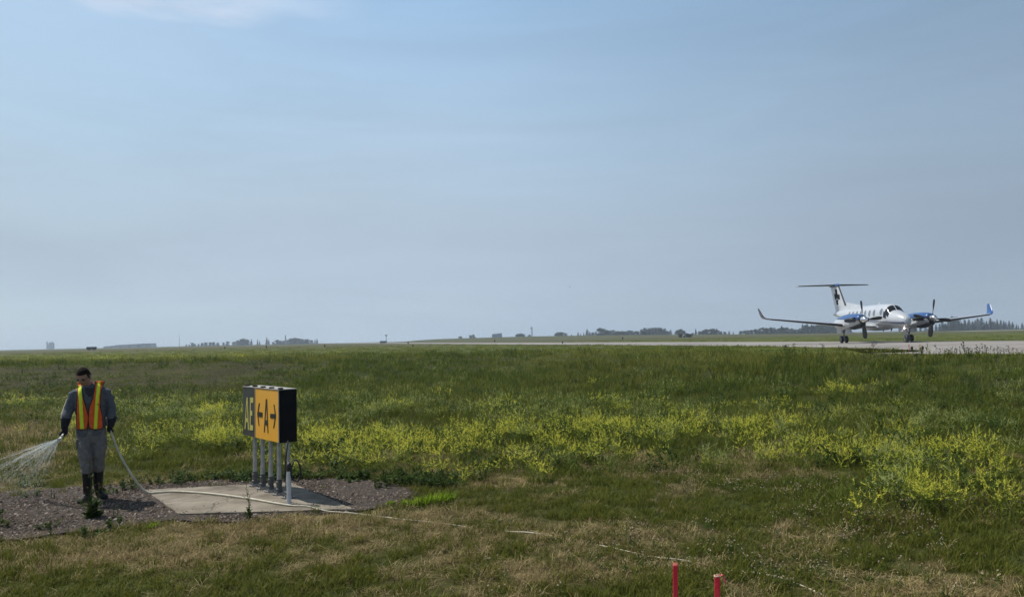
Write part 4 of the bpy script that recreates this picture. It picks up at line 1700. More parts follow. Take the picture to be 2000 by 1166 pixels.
def build_spray():
    m = bpy.data.materials.new('water_drops')
    t = nodes_of(m)
    L = t.links.new
    o = N(t, 'ShaderNodeOutputMaterial')
    tr = N(t, 'ShaderNodeBsdfTransparent')
    tl = N(t, 'ShaderNodeBsdfTranslucent')
    tl.inputs[0].default_value = (0.86, 0.92, 0.92, 1)
    gl = N(t, 'ShaderNodeBsdfGlossy')
    gl.inputs['Roughness'].default_value = 0.25
    df = N(t, 'ShaderNodeBsdfDiffuse')
    df.inputs[0].default_value = (0.8, 0.86, 0.86, 1)
    m1 = N(t, 'ShaderNodeMixShader')
    m1.inputs[0].default_value = 0.5
    L(tl.outputs[0], m1.inputs[1])
    L(df.outputs[0], m1.inputs[2])
    m0 = N(t, 'ShaderNodeMixShader')
    m0.inputs[0].default_value = 0.2
    L(m1.outputs[0], m0.inputs[1])
    L(gl.outputs[0], m0.inputs[2])
    m2 = N(t, 'ShaderNodeMixShader')
    m2.inputs[0].default_value = 0.30
    L(tr.outputs[0], m2.inputs[1])
    L(m0.outputs[0], m2.inputs[2])
    L(m2.outputs[0], o.inputs[0])
    b = MB()
    r = np.random.RandomState(5)
    for k in range(50):
        u = r.rand()
        ex = -95 + 160 * u + r.uniform(-10, 10)
        ey = 948 + 26 * u + r.uniform(-9, 10)
        g = ground(ex, ey)
        P0 = NOZ + np.array([r.uniform(-.012, .012), r.uniform(-.012, .012), r.uniform(-.012, .012)])
        h = P0[2]
        lift = 0.02 + 0.16 * (1 - u)
        pts = []
        for s_ in np.linspace(0, 1, 26):
            q = P0 * (1 - s_) + g * s_
            q[2] = h * (1 - s_) + lift * 1.25 * s_ * (1 - s_) * h + 0.01
            wob = 0.012 * s_
            pts.append(q + np.array([sin(s_ * 30 + k), cos(s_ * 23 + k), sin(s_ * 27 + 2 * k)]) * wob)
        # a stream that breaks into dashes and drops
        i = 0
        while i < 25:
            s_ = i / 25
            run = int(max(1, (1 - s_) ** 1.6 * 8 * r.uniform(.4, 1.3)))
            j = min(25, i + run)
            ra = 0.0021 * (1 - .45 * s_)
            b.tube(pts[i:j + 1], ra, 5)
            i = j + (0 if s_ < 0.12 else (1 if r.rand() < 0.7 else 2))
        for _ in range(56):
            s_ = r.uniform(0.12, 1)
            q = pts[int(s_ * 25)] + r.normal(0, 0.055 * s_ + .006, 3)
            if q[2] > 0.02:
                b.ellip(q, [r.uniform(.0016, .0036)] * 3, 5, 3)
    o = b.build('water_spray', m, None, True, fix=False)
    tag(o, 'fan of water drops falling from the hose nozzle to the ground', 'water', kind='stuff')


build_spray()

# ================================================================== STAKES IN THE FOREGROUND
def build_stake(px, py, Y, label, torn):
    top = at(px, py, Y)
    A = thing('survey_stake', label, 'stake', (top[0], top[1], terr1(top[0], top[1])), 0, 'red survey stakes')
    h = top[2] - A.location[2]
    red = mat('red_paint', (0.78, 0.014, 0.040), (0.88, 0.035, 0.075), 0.55, 30, bump=0.2, bscale=60)
    raw = mat('raw_wood', (0.55, 0.33, 0.24), (0.68, 0.45, 0.34), 0.8, 40)
    b = MB()
    w = 0.0165
    R = []
    rz = 0.6 if not torn else 0.25
    for z, s_ in ((-0.12, 1), (0.02, 1), (h * .5, 1.0), (h - 0.012, 1.0)):
        R.append([(w * s_ * sqrt(2) * cos(rz + k * pi / 2) - .01 * (1 - z / h), w * s_ * sqrt(2) * sin(rz + k * pi / 2), z) for k in range(4)])
    b.rings(R)
    o = b.build('shaft', red, A)
    bevel(o, 0.003)
    b = MB()
    n = 9
    r = np.random.RandomState(3 + torn)
    for k in range(n * n // 3):
        x, y = r.uniform(-w * .9, w * .9, 2)
        hh = r.uniform(.004, .020 if torn else 0.016)
        b.tube([(x, y, h - 0.016), (x + r.uniform(-.003, .003), y + r.uniform(-.003, .003), h - 0.012 + hh)], [0.0042, 0.002], 5)
    b.build('splintered_top', mat('pinkish_splinters', (0.70, 0.16, 0.12), (0.82, 0.34, 0.26), 0.8, 40) if not torn else raw, A)
    if torn:
        b = MB()
        R = []
        for s_ in np.linspace(0, 1, 9):
            c = np.array([w + 0.004 + 0.028 * sin(s_ * 1.7), -0.006 + .01 * sin(s_ * 4), h - 0.002 - 0.055 * s_ ** 1.5 + .012 * sin(s_ * 3)])
            R.append([c + np.array([0.002 * k + .006 * sin(s_ * 5 + k), (k - 1.5) * 0.011, .005 * sin(k * 2 + s_ * 3)]) for k in range(4)])
        b.rings(R, cap=False, close=False)
        o = b.build('torn_ribbon', mat('pink_ribbon', (0.72, 0.06, 0.09), (0.82, 0.16, 0.17), 0.5, 30), A, True)
        sm = o.modifiers.new('cloth', 'SOLIDIFY')
        sm.thickness = 0.0015
        b = MB()
        b.tube([(w * 1.2 * cos(a), w * 1.2 * sin(a), h - 0.008 + .003 * sin(3 * a)) for a in np.linspace(0, 2 * pi, 16)], 0.005, 6)
        b.build('ribbon_knot', raw, A, True)


build_stake(1319, 1099, 5.55, 'taller red stake with a clean square top, left of the ribboned one', 0)
build_stake(1401, 1122, 5.45, 'shorter red stake with a frayed top and a torn pink ribbon', 1)

# ================================================================== DISTANT THINGS


def far_xy(px, Y):
    return np.array([at(px, 650, Y)[0], Y])


def build_far():
    gm = mat('grey_steel', (0.16, 0.17, 0.18), (0.24, 0.25, 0.26), 0.6, 1.5)
    conc = mat('silo_concrete', (0.22, 0.23, 0.25), (0.30, 0.31, 0.33), 0.8, 0.4)
    roofm = mat('dark_roof', (0.06, 0.07, 0.08), (0.10, 0.11, 0.12), 0.7, 0.5)
    wallm = mat('shed_wall', (0.17, 0.19, 0.23), (0.23, 0.25, 0.29), 0.7, 0.3)
    drk = mat('dark_green_paint', (0.012, 0.020, 0.014), (0.022, 0.034, 0.022), 0.7, 2)
    wht = mat('white_plaster', (0.60, 0.58, 0.54), (0.70, 0.68, 0.64), 0.8, 2)

    def z0(x, y):
        return terr1(x, y)

    # grain silos
    Y = 1500
    x, y = far_xy(98.5, Y)
    A = thing('grain_elevator', 'far hazy grain elevator with clustered towers on the left horizon', 'silo', (x, y, z0(x, y)))
    s = Y / FPX
    for (dx, w, h) in ((-6.2, 2.6, 14.0), (-0.2, 4.0, 12.2), (3.8, 4.2, 12.8), (6.6, 2.8, 10.6)):
        b = MB()
        b.tube([(dx * s, 0, -1), (dx * s, 0, h * s)], w * s * .5, 14)
        t_ = auto(b.build('tower', conc, A))
        b = MB()
        b.tube([(dx * s, 0, h * s), (dx * s, 0, h * s + .6 * s), (dx * s, 0, h * s + 1.6 * s)], [w * s * .52, w * s * .4, w * s * .15], 14)
        auto(b.build('cap', roofm, t_))
    b = MB()
    b.box((1.4 * s, 0, 5 * s), (9 * s, 6 * s, 10 * s))
    b.build('storage_block', conc, A)
    # long shed with a stepped roof
    Y = 1150
    x, y = far_xy(247, Y)
    s = Y / FPX
    A = thing('long_shed', 'long low hazy shed whose roof steps up to the right end', 'building', (x, y, z0(x, y)))
    b = MB()
    pts = [(-46, 1.0), (-44, 3.2), (-24, 4.2), (-21, 5.2), (-8, 5.8), (22, 6.6), (32, 7.4), (46.5, 7.3), (47, 0)]
    b.prism([(px * s, 0, max(0, h - 1.5) * s) for px, h in pts] + [(-46 * s, 0, -1)], (0, 1, 0), 26 * s)
    b.build('wall', wallm, A)
    b = MB()
    b.prism([(px * s, -1, (h - 1.5) * s + 0.01) for px, h in pts[1:8]] + [(px * s, -1, h * s) for px, h in pts[1:8][::-1]], (0, 1, 0), 27 * s)
    b.build('roof', roofm, A)
    for dx in (-30, -12, 6, 24, 40):
        b = MB()
        b.box((dx * s, -0.15, 1.5 * s), (5 * s, 0.3, 3.0 * s))
        b.build('door', roofm, A)
    # dark container on the grass crest
    Y = 270
    x, y = far_xy(179, Y)
    s = Y / FPX
    A = thing('dark_container', 'small dark green container raised on skids at the left horizon', 'container', (x, y, z0(x, y)))
    b = MB()
    b.box((0, 0, 4.3 * s), (13.5 * s, 2.4, 4.6 * s))
    o = b.build('box', drk, A)
    bevel(o, .05)
    for dx in (-5, 5):
        b = MB()
        b.box((dx * s, 0, 1.0 * s), (.5 * s, 2.2, 2.0 * s))
        b.build('skid', gm, A)
    # thin mast
    Y = 700
    x, y = far_xy(350.5, Y)
    s = Y / FPX
    A = thing('slender_mast', 'pale thin mast standing alone at the left end of the trees', 'mast', (x, y, z0(x, y)))
    b = MB()
    b.tube([(0, 0, 0), (0, 0, 25 * s)], [0.24, 0.14], 8)
    b.build('pole', mat('pale_mast', (0.45, 0.43, 0.42), (0.55, 0.53, 0.52), 0.6, 1), A, True)
    b = MB()
    b.tube([(0, 0, -.2), (0, 0, 0.5)], 0.5, 10)
    b.build('base', conc, A)
    # short mast in the trees
    Y = 900
    x, y = far_xy(557.5, Y)
    s = Y / FPX
    A = thing('chimney_stack', 'thin dark chimney rising out of the left grove of trees', 'chimney', (x, y, z0(x, y)))
    b = MB()
    b.tube([(0, 0, 0), (0, 0, 17.5 * s)], [0.9, 0.55], 10)
    st = b.build('stack', gm, A, True)
    b = MB()
    b.tube([(0, 0, 17.5 * s), (0, 0, 18.2 * s)], 0.75, 10)
    b.build('rim', roofm, st)
    # wind instrument mast and hut on the rise
    Y = 420
    x, y = far_xy(754, Y)
    s = Y / FPX
    A = thing('instrument_mast', 'thin mast with a fan shaped head beside the hut on the rise', 'mast', (x, y, z0(x, y)))
    b = MB()
    b.tube([(0, 0, 0), (0, 0, 15.5 * s)], 0.16, 8)
    p = b.build('pole', gm, A)
    b = MB()
    b.rings([[(sx * w * s, sy * .5 * s, z * s) for sx, sy in ((-1, -1), (1, -1), (1, 1), (-1, 1))] for z, w in ((12.8, .5), (14.6, 1.6), (16, 2.6), (16.4, 2.6))])
    b.build('head', gm, p)
    x, y = far_xy(748.5, Y - 6)
    A = thing('equipment_hut', 'dark flat equipment hut at the foot of the fan headed mast', 'hut', (x, y, z0(x, y)))
    b = MB()
    b.box((0, 0, 1.8 * s), (11.5 * s, 3, 3.6 * s))
    w_ = b.build('wall', mat('olive_wall', (0.05, 0.055, 0.03), (0.08, 0.085, 0.05), 0.8, 1), A)
    b = MB()
    b.box((0, 0, 4.0 * s), (12.5 * s, 3.6, .8 * s))
    b.build('roof', drk, w_)
    # hangar
    Y = 1000
    x, y = far_xy(971, Y)
    s = Y / FPX
    A = thing('hangar', 'blue hazy building with sloping roof and raised right corner on the rise', 'building', (x, y, 3.4))
    b = MB()
    b.prism([(-11 * s, 0, -6), (-11 * s, 0, 1.5 * s), (-9.5 * s, 0, 7.6 * s), (6 * s, 0, 8.8 * s), (7 * s, 0, 10 * s), (8.6 * s, 0, 10.2 * s), (9.4 * s, 0, 4 * s), (10.4 * s, 0, -6)], (0, 1, 0), 18)
    b.build('wall', mat('blue_cladding', (0.08, 0.12, 0.22), (0.11, 0.16, 0.27), 0.6, .3), A)
    b = MB()
    b.prism([(-10.5 * s, -.3, 7.4 * s), (-9.8 * s, -.3, 8.2 * s), (6 * s, -.3, 9.4 * s), (6 * s, -.3, 8.7 * s)], (0, 1, 0), 18.6)
    b.build('roof', roofm, A)
    # lattice tower
    Y = 620
    x, y = far_xy(1039, Y)
    s = Y / FPX
    A = thing('lattice_tower', 'open steel lattice tower with platforms on top of the rise', 'tower', (x, y, z0(x, y) + 0.2))
    H = 23 * s
    zz = np.linspace(0, H, 9)
    for sx, sy in ((-1, -1), (1, -1), (1, 1), (-1, 1)):
        b = MB()
        b.tube([(sx * (1.6 * s - .9 * s * z / H), sy * (1.6 * s - .9 * s * z / H), z) for z in (0, H)], .11, 6)
        b.build('leg', gm, A)
    b = MB()
    for i in range(8):
        w0, w1 = (1.6 * s - .9 * s * zz[i] / H), (1.6 * s - .9 * s * zz[i + 1] / H)
        c = [(-1, -1), (1, -1), (1, 1), (-1, 1)]
        for k in range(4):
            a, d = c[k], c[(k + 1) % 4]
            b.tube([(a[0] * w0, a[1] * w0, zz[i]), (d[0] * w1, d[1] * w1, zz[i + 1])], .06, 4)
            b.tube([(d[0] * w0, d[1] * w0, zz[i]), (a[0] * w1, a[1] * w1, zz[i + 1])], .06, 4)
    b.build('bracing', gm, A)
    for z, w in ((8.5, 2.4), (14, 1.9), (20.5, 2.2), (23, 1.6)):
        b = MB()
        b.box((0, 0, z * s), (2 * w * s, 2 * w * s, .5 * s))
        b.build('platform', gm, A)
    b = MB()
    b.box((-2 * s, 0, 20.8 * s), (2.2 * s, .8, 1.8 * s))
    b.build('dish', gm, A)
    b = MB()
    b.tube([(0, 0, H), (0, 0, H + 2.2 * s)], .08, 5)
    b.build('antenna', gm, A)
    # poles above the dense clump
    for px, hh, lab in ((1272, 17.5, 'left thin pole rising above the dense blue green grove'), (1285, 18, 'right thin pole rising above the dense blue green grove')):
        Y = 640
        x, y = far_xy(px, Y)
        s = Y / FPX
        A = thing('light_pole', lab, 'pole', (x, y, z0(x, y)))
        b = MB()
        b.tube([(0, 0, 0), (0, 0, hh * s)], [.16, .1], 8)
        p = b.build('pole', gm, A)
        b = MB()
        b.box((0, 0, hh * s), (1.3, .4, .3))
        b.build('lamp_head', gm, p)
    # white gateway and dark shrubs on the plain
    Y = 300
    x, y = far_xy(1335.5, Y)
    s = Y / FPX
    A = thing('white_shelter', 'small white arched shelter between two dark bushes in front of the trees', 'shelter', (x, y, z0(x, y)))
    b = MB()
    R = []
    for k in range(13):
        a = pi * k / 12
        for_ = []
        for (rr, yy) in ((2.9, -1), (2.9, 1), (1.9, 1), (1.9, -1)):
            for_.append((rr * s * cos(a), yy, 1.8 * s + rr * s * 1.25 * sin(a)))
        R.append(for_)
    R = [[(2.9 * s, -1, 0), (2.9 * s, 1, 0), (1.9 * s, 1, 0), (1.9 * s, -1, 0)]] + R + [[(-2.9 * s, -1, 0), (-2.9 * s, 1, 0), (-1.9 * s, 1, 0), (-1.9 * s, -1, 0)]]
    b.rings(R)
    b.build('arch', wht, A)
    b = MB()
    b.box((0, .8, 2 * s), (3.6 * s, .2, 4 * s))
    b.build('door', drk, A)
    # taxiway edge lights
    lamp = mat('black_lamp', (0.012, 0.012, 0.013), (0.02, 0.02, 0.022), 0.5, 10)
    first = None
    Lt = [(806, 672.5, 'light at the far left bend'), ]
    lights = [(439, 679.5), (520, 677), (634, 674.5), (797, 669.5), (806, 672.6), (966, 666.5), (1098, 672.3), (1216, 665.2)]
    for i, (px, py) in enumerate(lights):
        Yd = 150 if px < 700 else (200 if px in (797, 966, 1216) else 105)
        x, y = far_xy(px, Yd)
        A = thing('taxiway_light', 'tiny dark edge light standing beside the distant taxiway', 'light', (x, y, z0(x, y)), 0, 'taxiway edge lights')
        k = Yd / 110.0
        b = MB()
        b.tube([(0, 0, 0), (0, 0, .16 * k)], .035 * k, 8)
        p = b.build('stem', lamp, A)
        b = MB()
        b.tube([(0, 0, .16 * k), (0, 0, .2 * k), (0, 0, .36 * k), (0, 0, .40 * k)], [.09 * k, .11 * k, .10 * k, .05 * k], 10)
        b.build('lamp_head', lamp, p)
    org = mat('orange_marker', (0.62, 0.14, 0.05), (0.75, 0.20, 0.08), 0.6, 10)
    for px, dpx, lab in ((1774, 1779.5, 'left'), (1795.5, 1800.5, 'right')):
        Y = 31.5
        x, y = far_xy(px, Y)
        A = thing('edge_marker', 'thin orange marker rod on the grass tip, %s one of the pair' % lab, 'marker', (x, y, z0(x, y)), 0, 'orange marker rods')
        b = MB()
        b.tube([(0, 0, 0), (0, 0, .27)], .016, 8)
        r_ = b.build('rod', org, A)
        b = MB()
        b.tube([(0, 0, .27), (0, 0, .285)], .021, 8)
        b.build('cap', org, r_)
        x, y = far_xy(dpx, Y)
        A = thing('edge_light', 'short black edge light just right of the %s orange rod' % lab, 'light', (x, y, z0(x, y)), 0, 'black edge lights by the rods')
        b = MB()
        b.tube([(0, 0, 0), (0, 0, .09)], .03, 10)
        r_ = b.build('stem', lamp, A)
        b = MB()
        b.tube([(0, 0, .08), (0, 0, .10), (0, 0, .18), (0, 0, .21)], [.04, .052, .047, .02], 12)
        b.build('lamp_head', lamp, r_)




def build_birds():
    m = mat('dark_plumage', (0.03, 0.03, 0.032), (0.06, 0.058, 0.056), 0.8, 20)
    for (px, py, Y, lab) in ((1113, 560.5, 95, 'tiny dark bird in the middle of the sky above the lattice tower'), (173, 287.5, 120, 'faint tiny bird high in the left part of the sky')):
        c = at(px, py, Y)
        A = thing('bird', lab, 'bird', c, 0.6)
        b = MB()
        b.tube([(-.09, 0, 0), (-.05, 0, .005), (0, 0, .008), (.06, 0, .005), (.09, 0, .01), (.12, 0, .008)], [.008, .026, .036, .026, .018, .004], 8)
        b.prism([(-.09, -.02, 0), (-.16, -.035, 0), (-.16, .035, 0), (-.09, .02, 0)], (0, 0, 1), .006)
        b.build('body', m, A, True)
        for s_ in (-1, 1):
            b = MB()
            b.prism([(.03, s_ * .02, .02), (.03, s_ * .10, .06), (-.02, s_ * .20, .035), (-.04, s_ * .10, .05), (-.045, s_ * .02, .015)], (0, 0, 1), .006)
            b.build('wing', m, A)


build_far()
build_birds()

# ------------------------------------------------------------------ trees
bark = mat('bark', (0.055, 0.042, 0.032), (0.09, 0.07, 0.055), 0.9, 3)
leaf_b = leafmat('broadleaf_foliage', (0.018, 0.030, 0.012), (0.040, 0.056, 0.020), 0.2)
leaf_c = leafmat('conifer_foliage', (0.012, 0.022, 0.013), (0.026, 0.042, 0.022), 0.12)
leaf_k = leafmat('dark_foliage', (0.008, 0.014, 0.008), (0.018, 0.026, 0.014), 0.1)


def crown_broad(seed, n=1300):
    """unit-high broad crown of leaf clumps"""
    r = np.random.RandomState(seed)
    V, F = [], []
    lobes = [(r.uniform(-.26, .26), r.uniform(-.26, .26), r.uniform(.28, .82), r.uniform(.13, .24)) for _ in range(12)] + [(0, 0, .5, .3), (0, 0, .72, .24), (r.uniform(-.1, .1), 0, .84, .15), (r.uniform(-.2, .2), 0, .33, .22), (-.24, .1, .18, .2), (.24, -.1, .18, .2), (0, .24, .16, .18), (0, -.24, .14, .18), (-.1, -.1, .1, .2), (.1, .1, .1, .2)]
    for k in range(n):
        cx, cy, cz, cr = lobes[r.randint(len(lobes))]
        d = r.normal(0, 1, 3)
        d /= np.linalg.norm(d)
        p = np.array([cx, cy, cz]) + d * cr * r.uniform(.45, 1.0) * np.array([1, 1, .85])
        s = r.uniform(.024, .055)
        a = r.normal(0, 1, 3)
        a /= np.linalg.norm(a)
        b_ = np.cross(a, d)
        b_ /= np.linalg.norm(b_) + 1e-9
        i = len(V)
        V += [p + a * s, p + b_ * s * .7, p - a * s, p - b_ * s * .7]
        F.append((i, i + 1, i + 2, i + 3))
    return V, F


def crown_conifer(seed, n=900, thin=1.0):
    r = np.random.RandomState(seed)
    V, F = [], []
    for k in range(n):
        z = 1 - r.rand() ** .62 * .93
        lev = int(z * 15)
        R = (1 - z) * .24 * thin * (0.75 + .5 * ((lev * 7919 + seed * 31) % 13) / 13) + .012
        th = r.uniform(0, 2 * pi)
        q = r.uniform(.15, 1) ** .6
        p = np.array([cos(th) * R * q, sin(th) * R * q, z - .05 * q * (1 - z)])
        s = r.uniform(.02, .042)
        o = np.array([cos(th), sin(th), -.45])
        a = np.array([-sin(th), cos(th), 0])
        i = len(V)
        V += [p - a * s * .5, p + o * s * 1.2, p + a * s * .5, p - o * s * .5 + np.array([0, 0, s * .4])]
        F.append((i, i + 1, i + 2, i + 3))
    return V, F


def trunk_mesh(name, h, r0, limbs, seed):
    r = np.random.RandomState(seed)
    b = MB()
    b.tube([(0, 0, -.05), (0, 0, h * .3), (r.uniform(-.02, .02), 0, h)], [r0, r0 * .75, r0 * .2], 7)
    for k in range(limbs):
        z = r.uniform(.25, .6)
        th = r.uniform(0, 2 * pi)
        b.tube([(0, 0, z), (cos(th) * .1, sin(th) * .1, z + .1), (cos(th) * .24, sin(th) * .24, z + r.uniform(.15, .28))], [r0 * .5, r0 * .35, r0 * .1], 5)
    me = mesh(name, b.v, b.f)
    me.materials.append(bark)
    return me


BR = []
for k in range(5):
    v, f = crown_broad(40 + k)
    c = mesh('broad_crown', v, f)
    c.materials.append(leaf_b)
    BR.append((trunk_mesh('broad_trunk', .75, .022, 6, k), c))
CR = []
for k in range(5):
    v, f = crown_conifer(70 + k, thin=(1.0, .8, .62, 1.15, .5)[k])
    c = mesh('conifer_crown', v, f)
    c.materials.append(leaf_c)
    CR.append((trunk_mesh('conifer_trunk', .96, .013, 0, k), c))
BK = []
for k in range(2):
    v, f = crown_broad(90 + k, 900)
    c = mesh('dark_crown', v, f)
    c.materials.append(leaf_k)
    BK.append((trunk_mesh('bush_trunk', .6, .03, 6, k), c))


def tree(name, kinds, px, Y, hpx, wid, label, group, r, base=None):
    s = Y / FPX
    x = at(px, 650, Y)[0]
    z = terr1(x, Y) if base is None else base
    h = hpx * s
    A = thing(name, label, 'bush' if 'bush' in name else 'tree', (x, Y, z - .2), r.uniform(0, 6.28), group)
    t, c = kinds[r.randint(len(kinds))]
    for nm, me in (('trunk', t), ('crown', c)):
        o = bpy.data.objects.new(nm, me)
        COL.objects.link(o)
        o.parent = A
        o.scale = (h * wid * (1.45 if c.name[0] == 'b' else 1.75), h * wid * (1.45 if c.name[0] == 'b' else 1.75), h * (1.04 if nm == 'crown' else 1))
    return A


def build_trees():
    r = np.random.RandomState(3)
    g1 = 'hazy trees along the left horizon'
    # broad and conical trees, left horizon
    for px, h in ((364, 4), (369, 4), (376, 8), (381, 5), (388, 5), (395, 7), (402, 8), (410, 8), (418, 8), (425, 7), (436, 7), (444, 9), (456, 8), (463, 10), (470, 11), (474, 14), (480, 12), (484, 12), (533, 6), (541, 10), (548, 8), (554, 8), (561, 9), (567, 12), (573, 13), (578, 13), (584, 12), (590, 11), (596, 10), (602, 9), (608, 8)):
        tree('broadleaf_tree', BR, px + r.uniform(-.6, .6), 950 + r.uniform(-40, 40), h, r.uniform(.75, 1.05), 'small hazy rounded tree in the broken row on the left horizon', g1, r)
    for px, h in ((491, 12), (503, 11), (507, 9), (521, 15), (525, 11), (615, 9), (619, 10), (600, 11)):
        tree('conifer', CR, px, 930 + r.uniform(-30, 30), h, r.uniform(.9, 1.2), 'small hazy conical conifer in the broken row on the left horizon', 'hazy conifers along the left horizon', r)
    # behind the rise, middle
    for px, h, w in ((899, 6, .8), (919, 8, .5), (924.5, 9, .55), (1011, 8, .9), (1016, 9, 1), (1021, 8, .9), (1034, 6, .8), (1088, 9, .9), (1093, 10, .9), (1097, 10, .9), (1104, 8, .8), (1158, 8, .8), (1172, 17, .75), (1179, 15, .8), (1185, 12, .9), (1191, 11, 1), (1199, 12, .9), (1206, 10, .9), (1214, 10, .9), (1220, 9, .9), (1227, 11, .9), (1235, 10, .9), (1244, 9, .9), (1258, 15, .7), (1264, 10, .9), (1269, 13, .9), (1275, 15, .9), (1281, 15, .9), (1287, 14, .9), (1298, 13, .8), (1304, 8, .8)):
        tree('broadleaf_tree', BR, px, 700 + r.uniform(-30, 30), h + 4, w, 'blue hazy broad tree in the row that shows above the rise', 'broad trees above the rise', r)
    for px, h in ((1116, 5), (1129, 9), (1134, 6), (1140, 8), (1147, 14), (1152, 9), (1164, 10), (1252, 12), (1292, 14), (1310, 10), (1359, 10)):
        tree('conifer', CR, px, 690 + r.uniform(-30, 30), h + 4, r.uniform(.9, 1.2), 'blue hazy pointed conifer in the row that shows above the rise', 'conifers above the rise', r)
    # right of the rise to the aircraft
    for px, h in ((1322, 13), (1329, 15), (1335, 12), (1354, 7), (1367, 10), (1373, 12), (1380, 14), (1387, 14), (1394, 15), (1401, 12), (1409, 9), (1416, 8), (1448, 9), (1454, 10), (1461, 10), (1468, 11), (1475, 12), (1483, 12), (1490, 15), (1498, 14), (1505, 15), (1513, 14), (1521, 13), (1529, 14), (1537, 14), (1546, 12), (1554, 10), (1562, 12), (1572, 18), (1580, 16), (1590, 17), (1597, 18), (1604, 18), (1611, 18), (1618, 18), (1625, 18), (1633, 18), (1641, 17), (1649, 16), (1657, 15)):
        tree('broadleaf_tree', BR, px + r.uniform(-1, 1), 620 + r.uniform(-30, 30), h, r.uniform(.8, 1.05), 'blue hazy broad tree in the line left of the aircraft tail', 'broad trees left of the aircraft', r)
    for px, h in ((1424, 9), (1432, 8), (1527, 17), (1568, 19), (1577, 20), (1585, 18)):
        tree('conifer', CR, px, 610 + r.uniform(-20, 20), h, r.uniform(.9, 1.2), 'dark blue conifer spire in the line left of the aircraft tail', 'conifers left of the aircraft', r)
    # spruce line right of the aircraft
    for px, h in ((1790, 13), (1799, 14), (1808, 12), (1817, 15), (1829, 13), (1836, 14), (1841, 19), (1847, 16), (1853, 21), (1858, 17), (1866, 20), (1873, 20), (1879, 17), (1885, 21), (1890, 14), (1894, 22), (1900, 18), (1906, 19), (1911, 23), (1919, 25), (1923, 16), (1928, 18), (1935, 24), (1940, 17), (1944, 16), (1949, 21), (1955, 19), (1961, 18), (1966, 16), (1972, 17), (1978, 15), (1985, 12), (1990, 10), (1997, 14), (2004, 12), (2012, 15), (2021, 13), (2030, 14)):
        tree('spruce', CR, px + r.uniform(-1, 1), 640 + r.uniform(-35, 35), h + r.uniform(-1, 1), r.uniform(.85, 1.3), 'dark hazy spruce in the tree line beyond the right wing tip', 'spruces right of the aircraft', r)
    for px, h, w in ((1861, 29, .5), (1870, 28, .5), (1845, 14, 1), (1877, 15, .9), (1903, 12, .9), (1926, 13, .9), (1948, 12, .9)):
        tree('broadleaf_tree', BR, px, 630 + r.uniform(-20, 20), h, w, 'open crowned hazy tree among the spruces beyond the right wing tip', 'broad trees among the spruces', r)
    tree('dark_bush', BK, 1329.5, 300, 8.5, 1.0, 'near black bush just left of the small white shelter', None, r)
    tree('dark_bush', BK, 1341.5, 302, 9.5, 1.0, 'near black bush just right of the small white shelter', None, r)
    tree('dark_bush', BK, 1347.5, 304, 8, 1.0, 'near black bush second to the right of the small white shelter', None, r)


build_trees()

# ================================================================== VEGETATION
HID = []


def proto(coll, V, F, mats, mi=None):
    me = mesh('tuft', V, F, mi)
    for m in mats:
        me.materials.append(m)
    o = bpy.data.objects.new('tuft', me)
    coll.objects.link(o)
    return o


def blades(r, n, rad, h0, h1, w, lean, V=None, F=None):
    V = [] if V is None else V
    F = [] if F is None else F
    for _ in range(n):
        a = r.uniform(0, 2 * pi)
        q = rad * sqrt(r.rand())
        b = np.array([q * cos(a), q * sin(a), 0])
        h = r.uniform(h0, h1)
        d = r.uniform(0, 2 * pi)
        dv = np.array([cos(d), sin(d), 0])
        sv = np.array([-sin(d), cos(d), 0])
        l = lean * r.uniform(.2, 1.3)
        i = len(V)
        for s_, ww in ((0, 1), (.55, .8)):
            p = b + dv * (l * s_ ** 1.7 * h) + np.array([0, 0, h * (s_ - .28 * l * s_ * s_)])
            V += [p - sv * w * ww * .5, p + sv * w * ww * .5]
        V.append(b + dv * (l * h) + np.array([0, 0, h * (1 - .28 * l)]))
        F += [(i, i + 1, i + 3, i + 2), (i + 2, i + 3, i + 4)]
    return V, F


def strip(V, F, p0, p1, w, r):
    d = np.asarray(p1) - np.asarray(p0)
    sv = np.cross(d, r.normal(0, 1, 3))
    sv /= np.linalg.norm(sv) + 1e-9
    i = len(V)
    V += [p0 - sv * w, p0 + sv * w, p1 + sv * w * .6, p1 - sv * w * .6]
    F.append((i, i + 1, i + 2, i + 3))


def leaf(V, F, p, d, ln, wd, r):
    d = d / (np.linalg.norm(d) + 1e-9)
    sv = np.cross(d, [0, 0, 1.0]) + r.normal(0, .25, 3)
    sv /= np.linalg.norm(sv) + 1e-9
    i = len(V)
    V += [p, p + d * ln * .5 + sv * wd, p + d * ln, p + d * ln * .5 - sv * wd]
    F.append((i, i + 1, i + 2, i + 3))


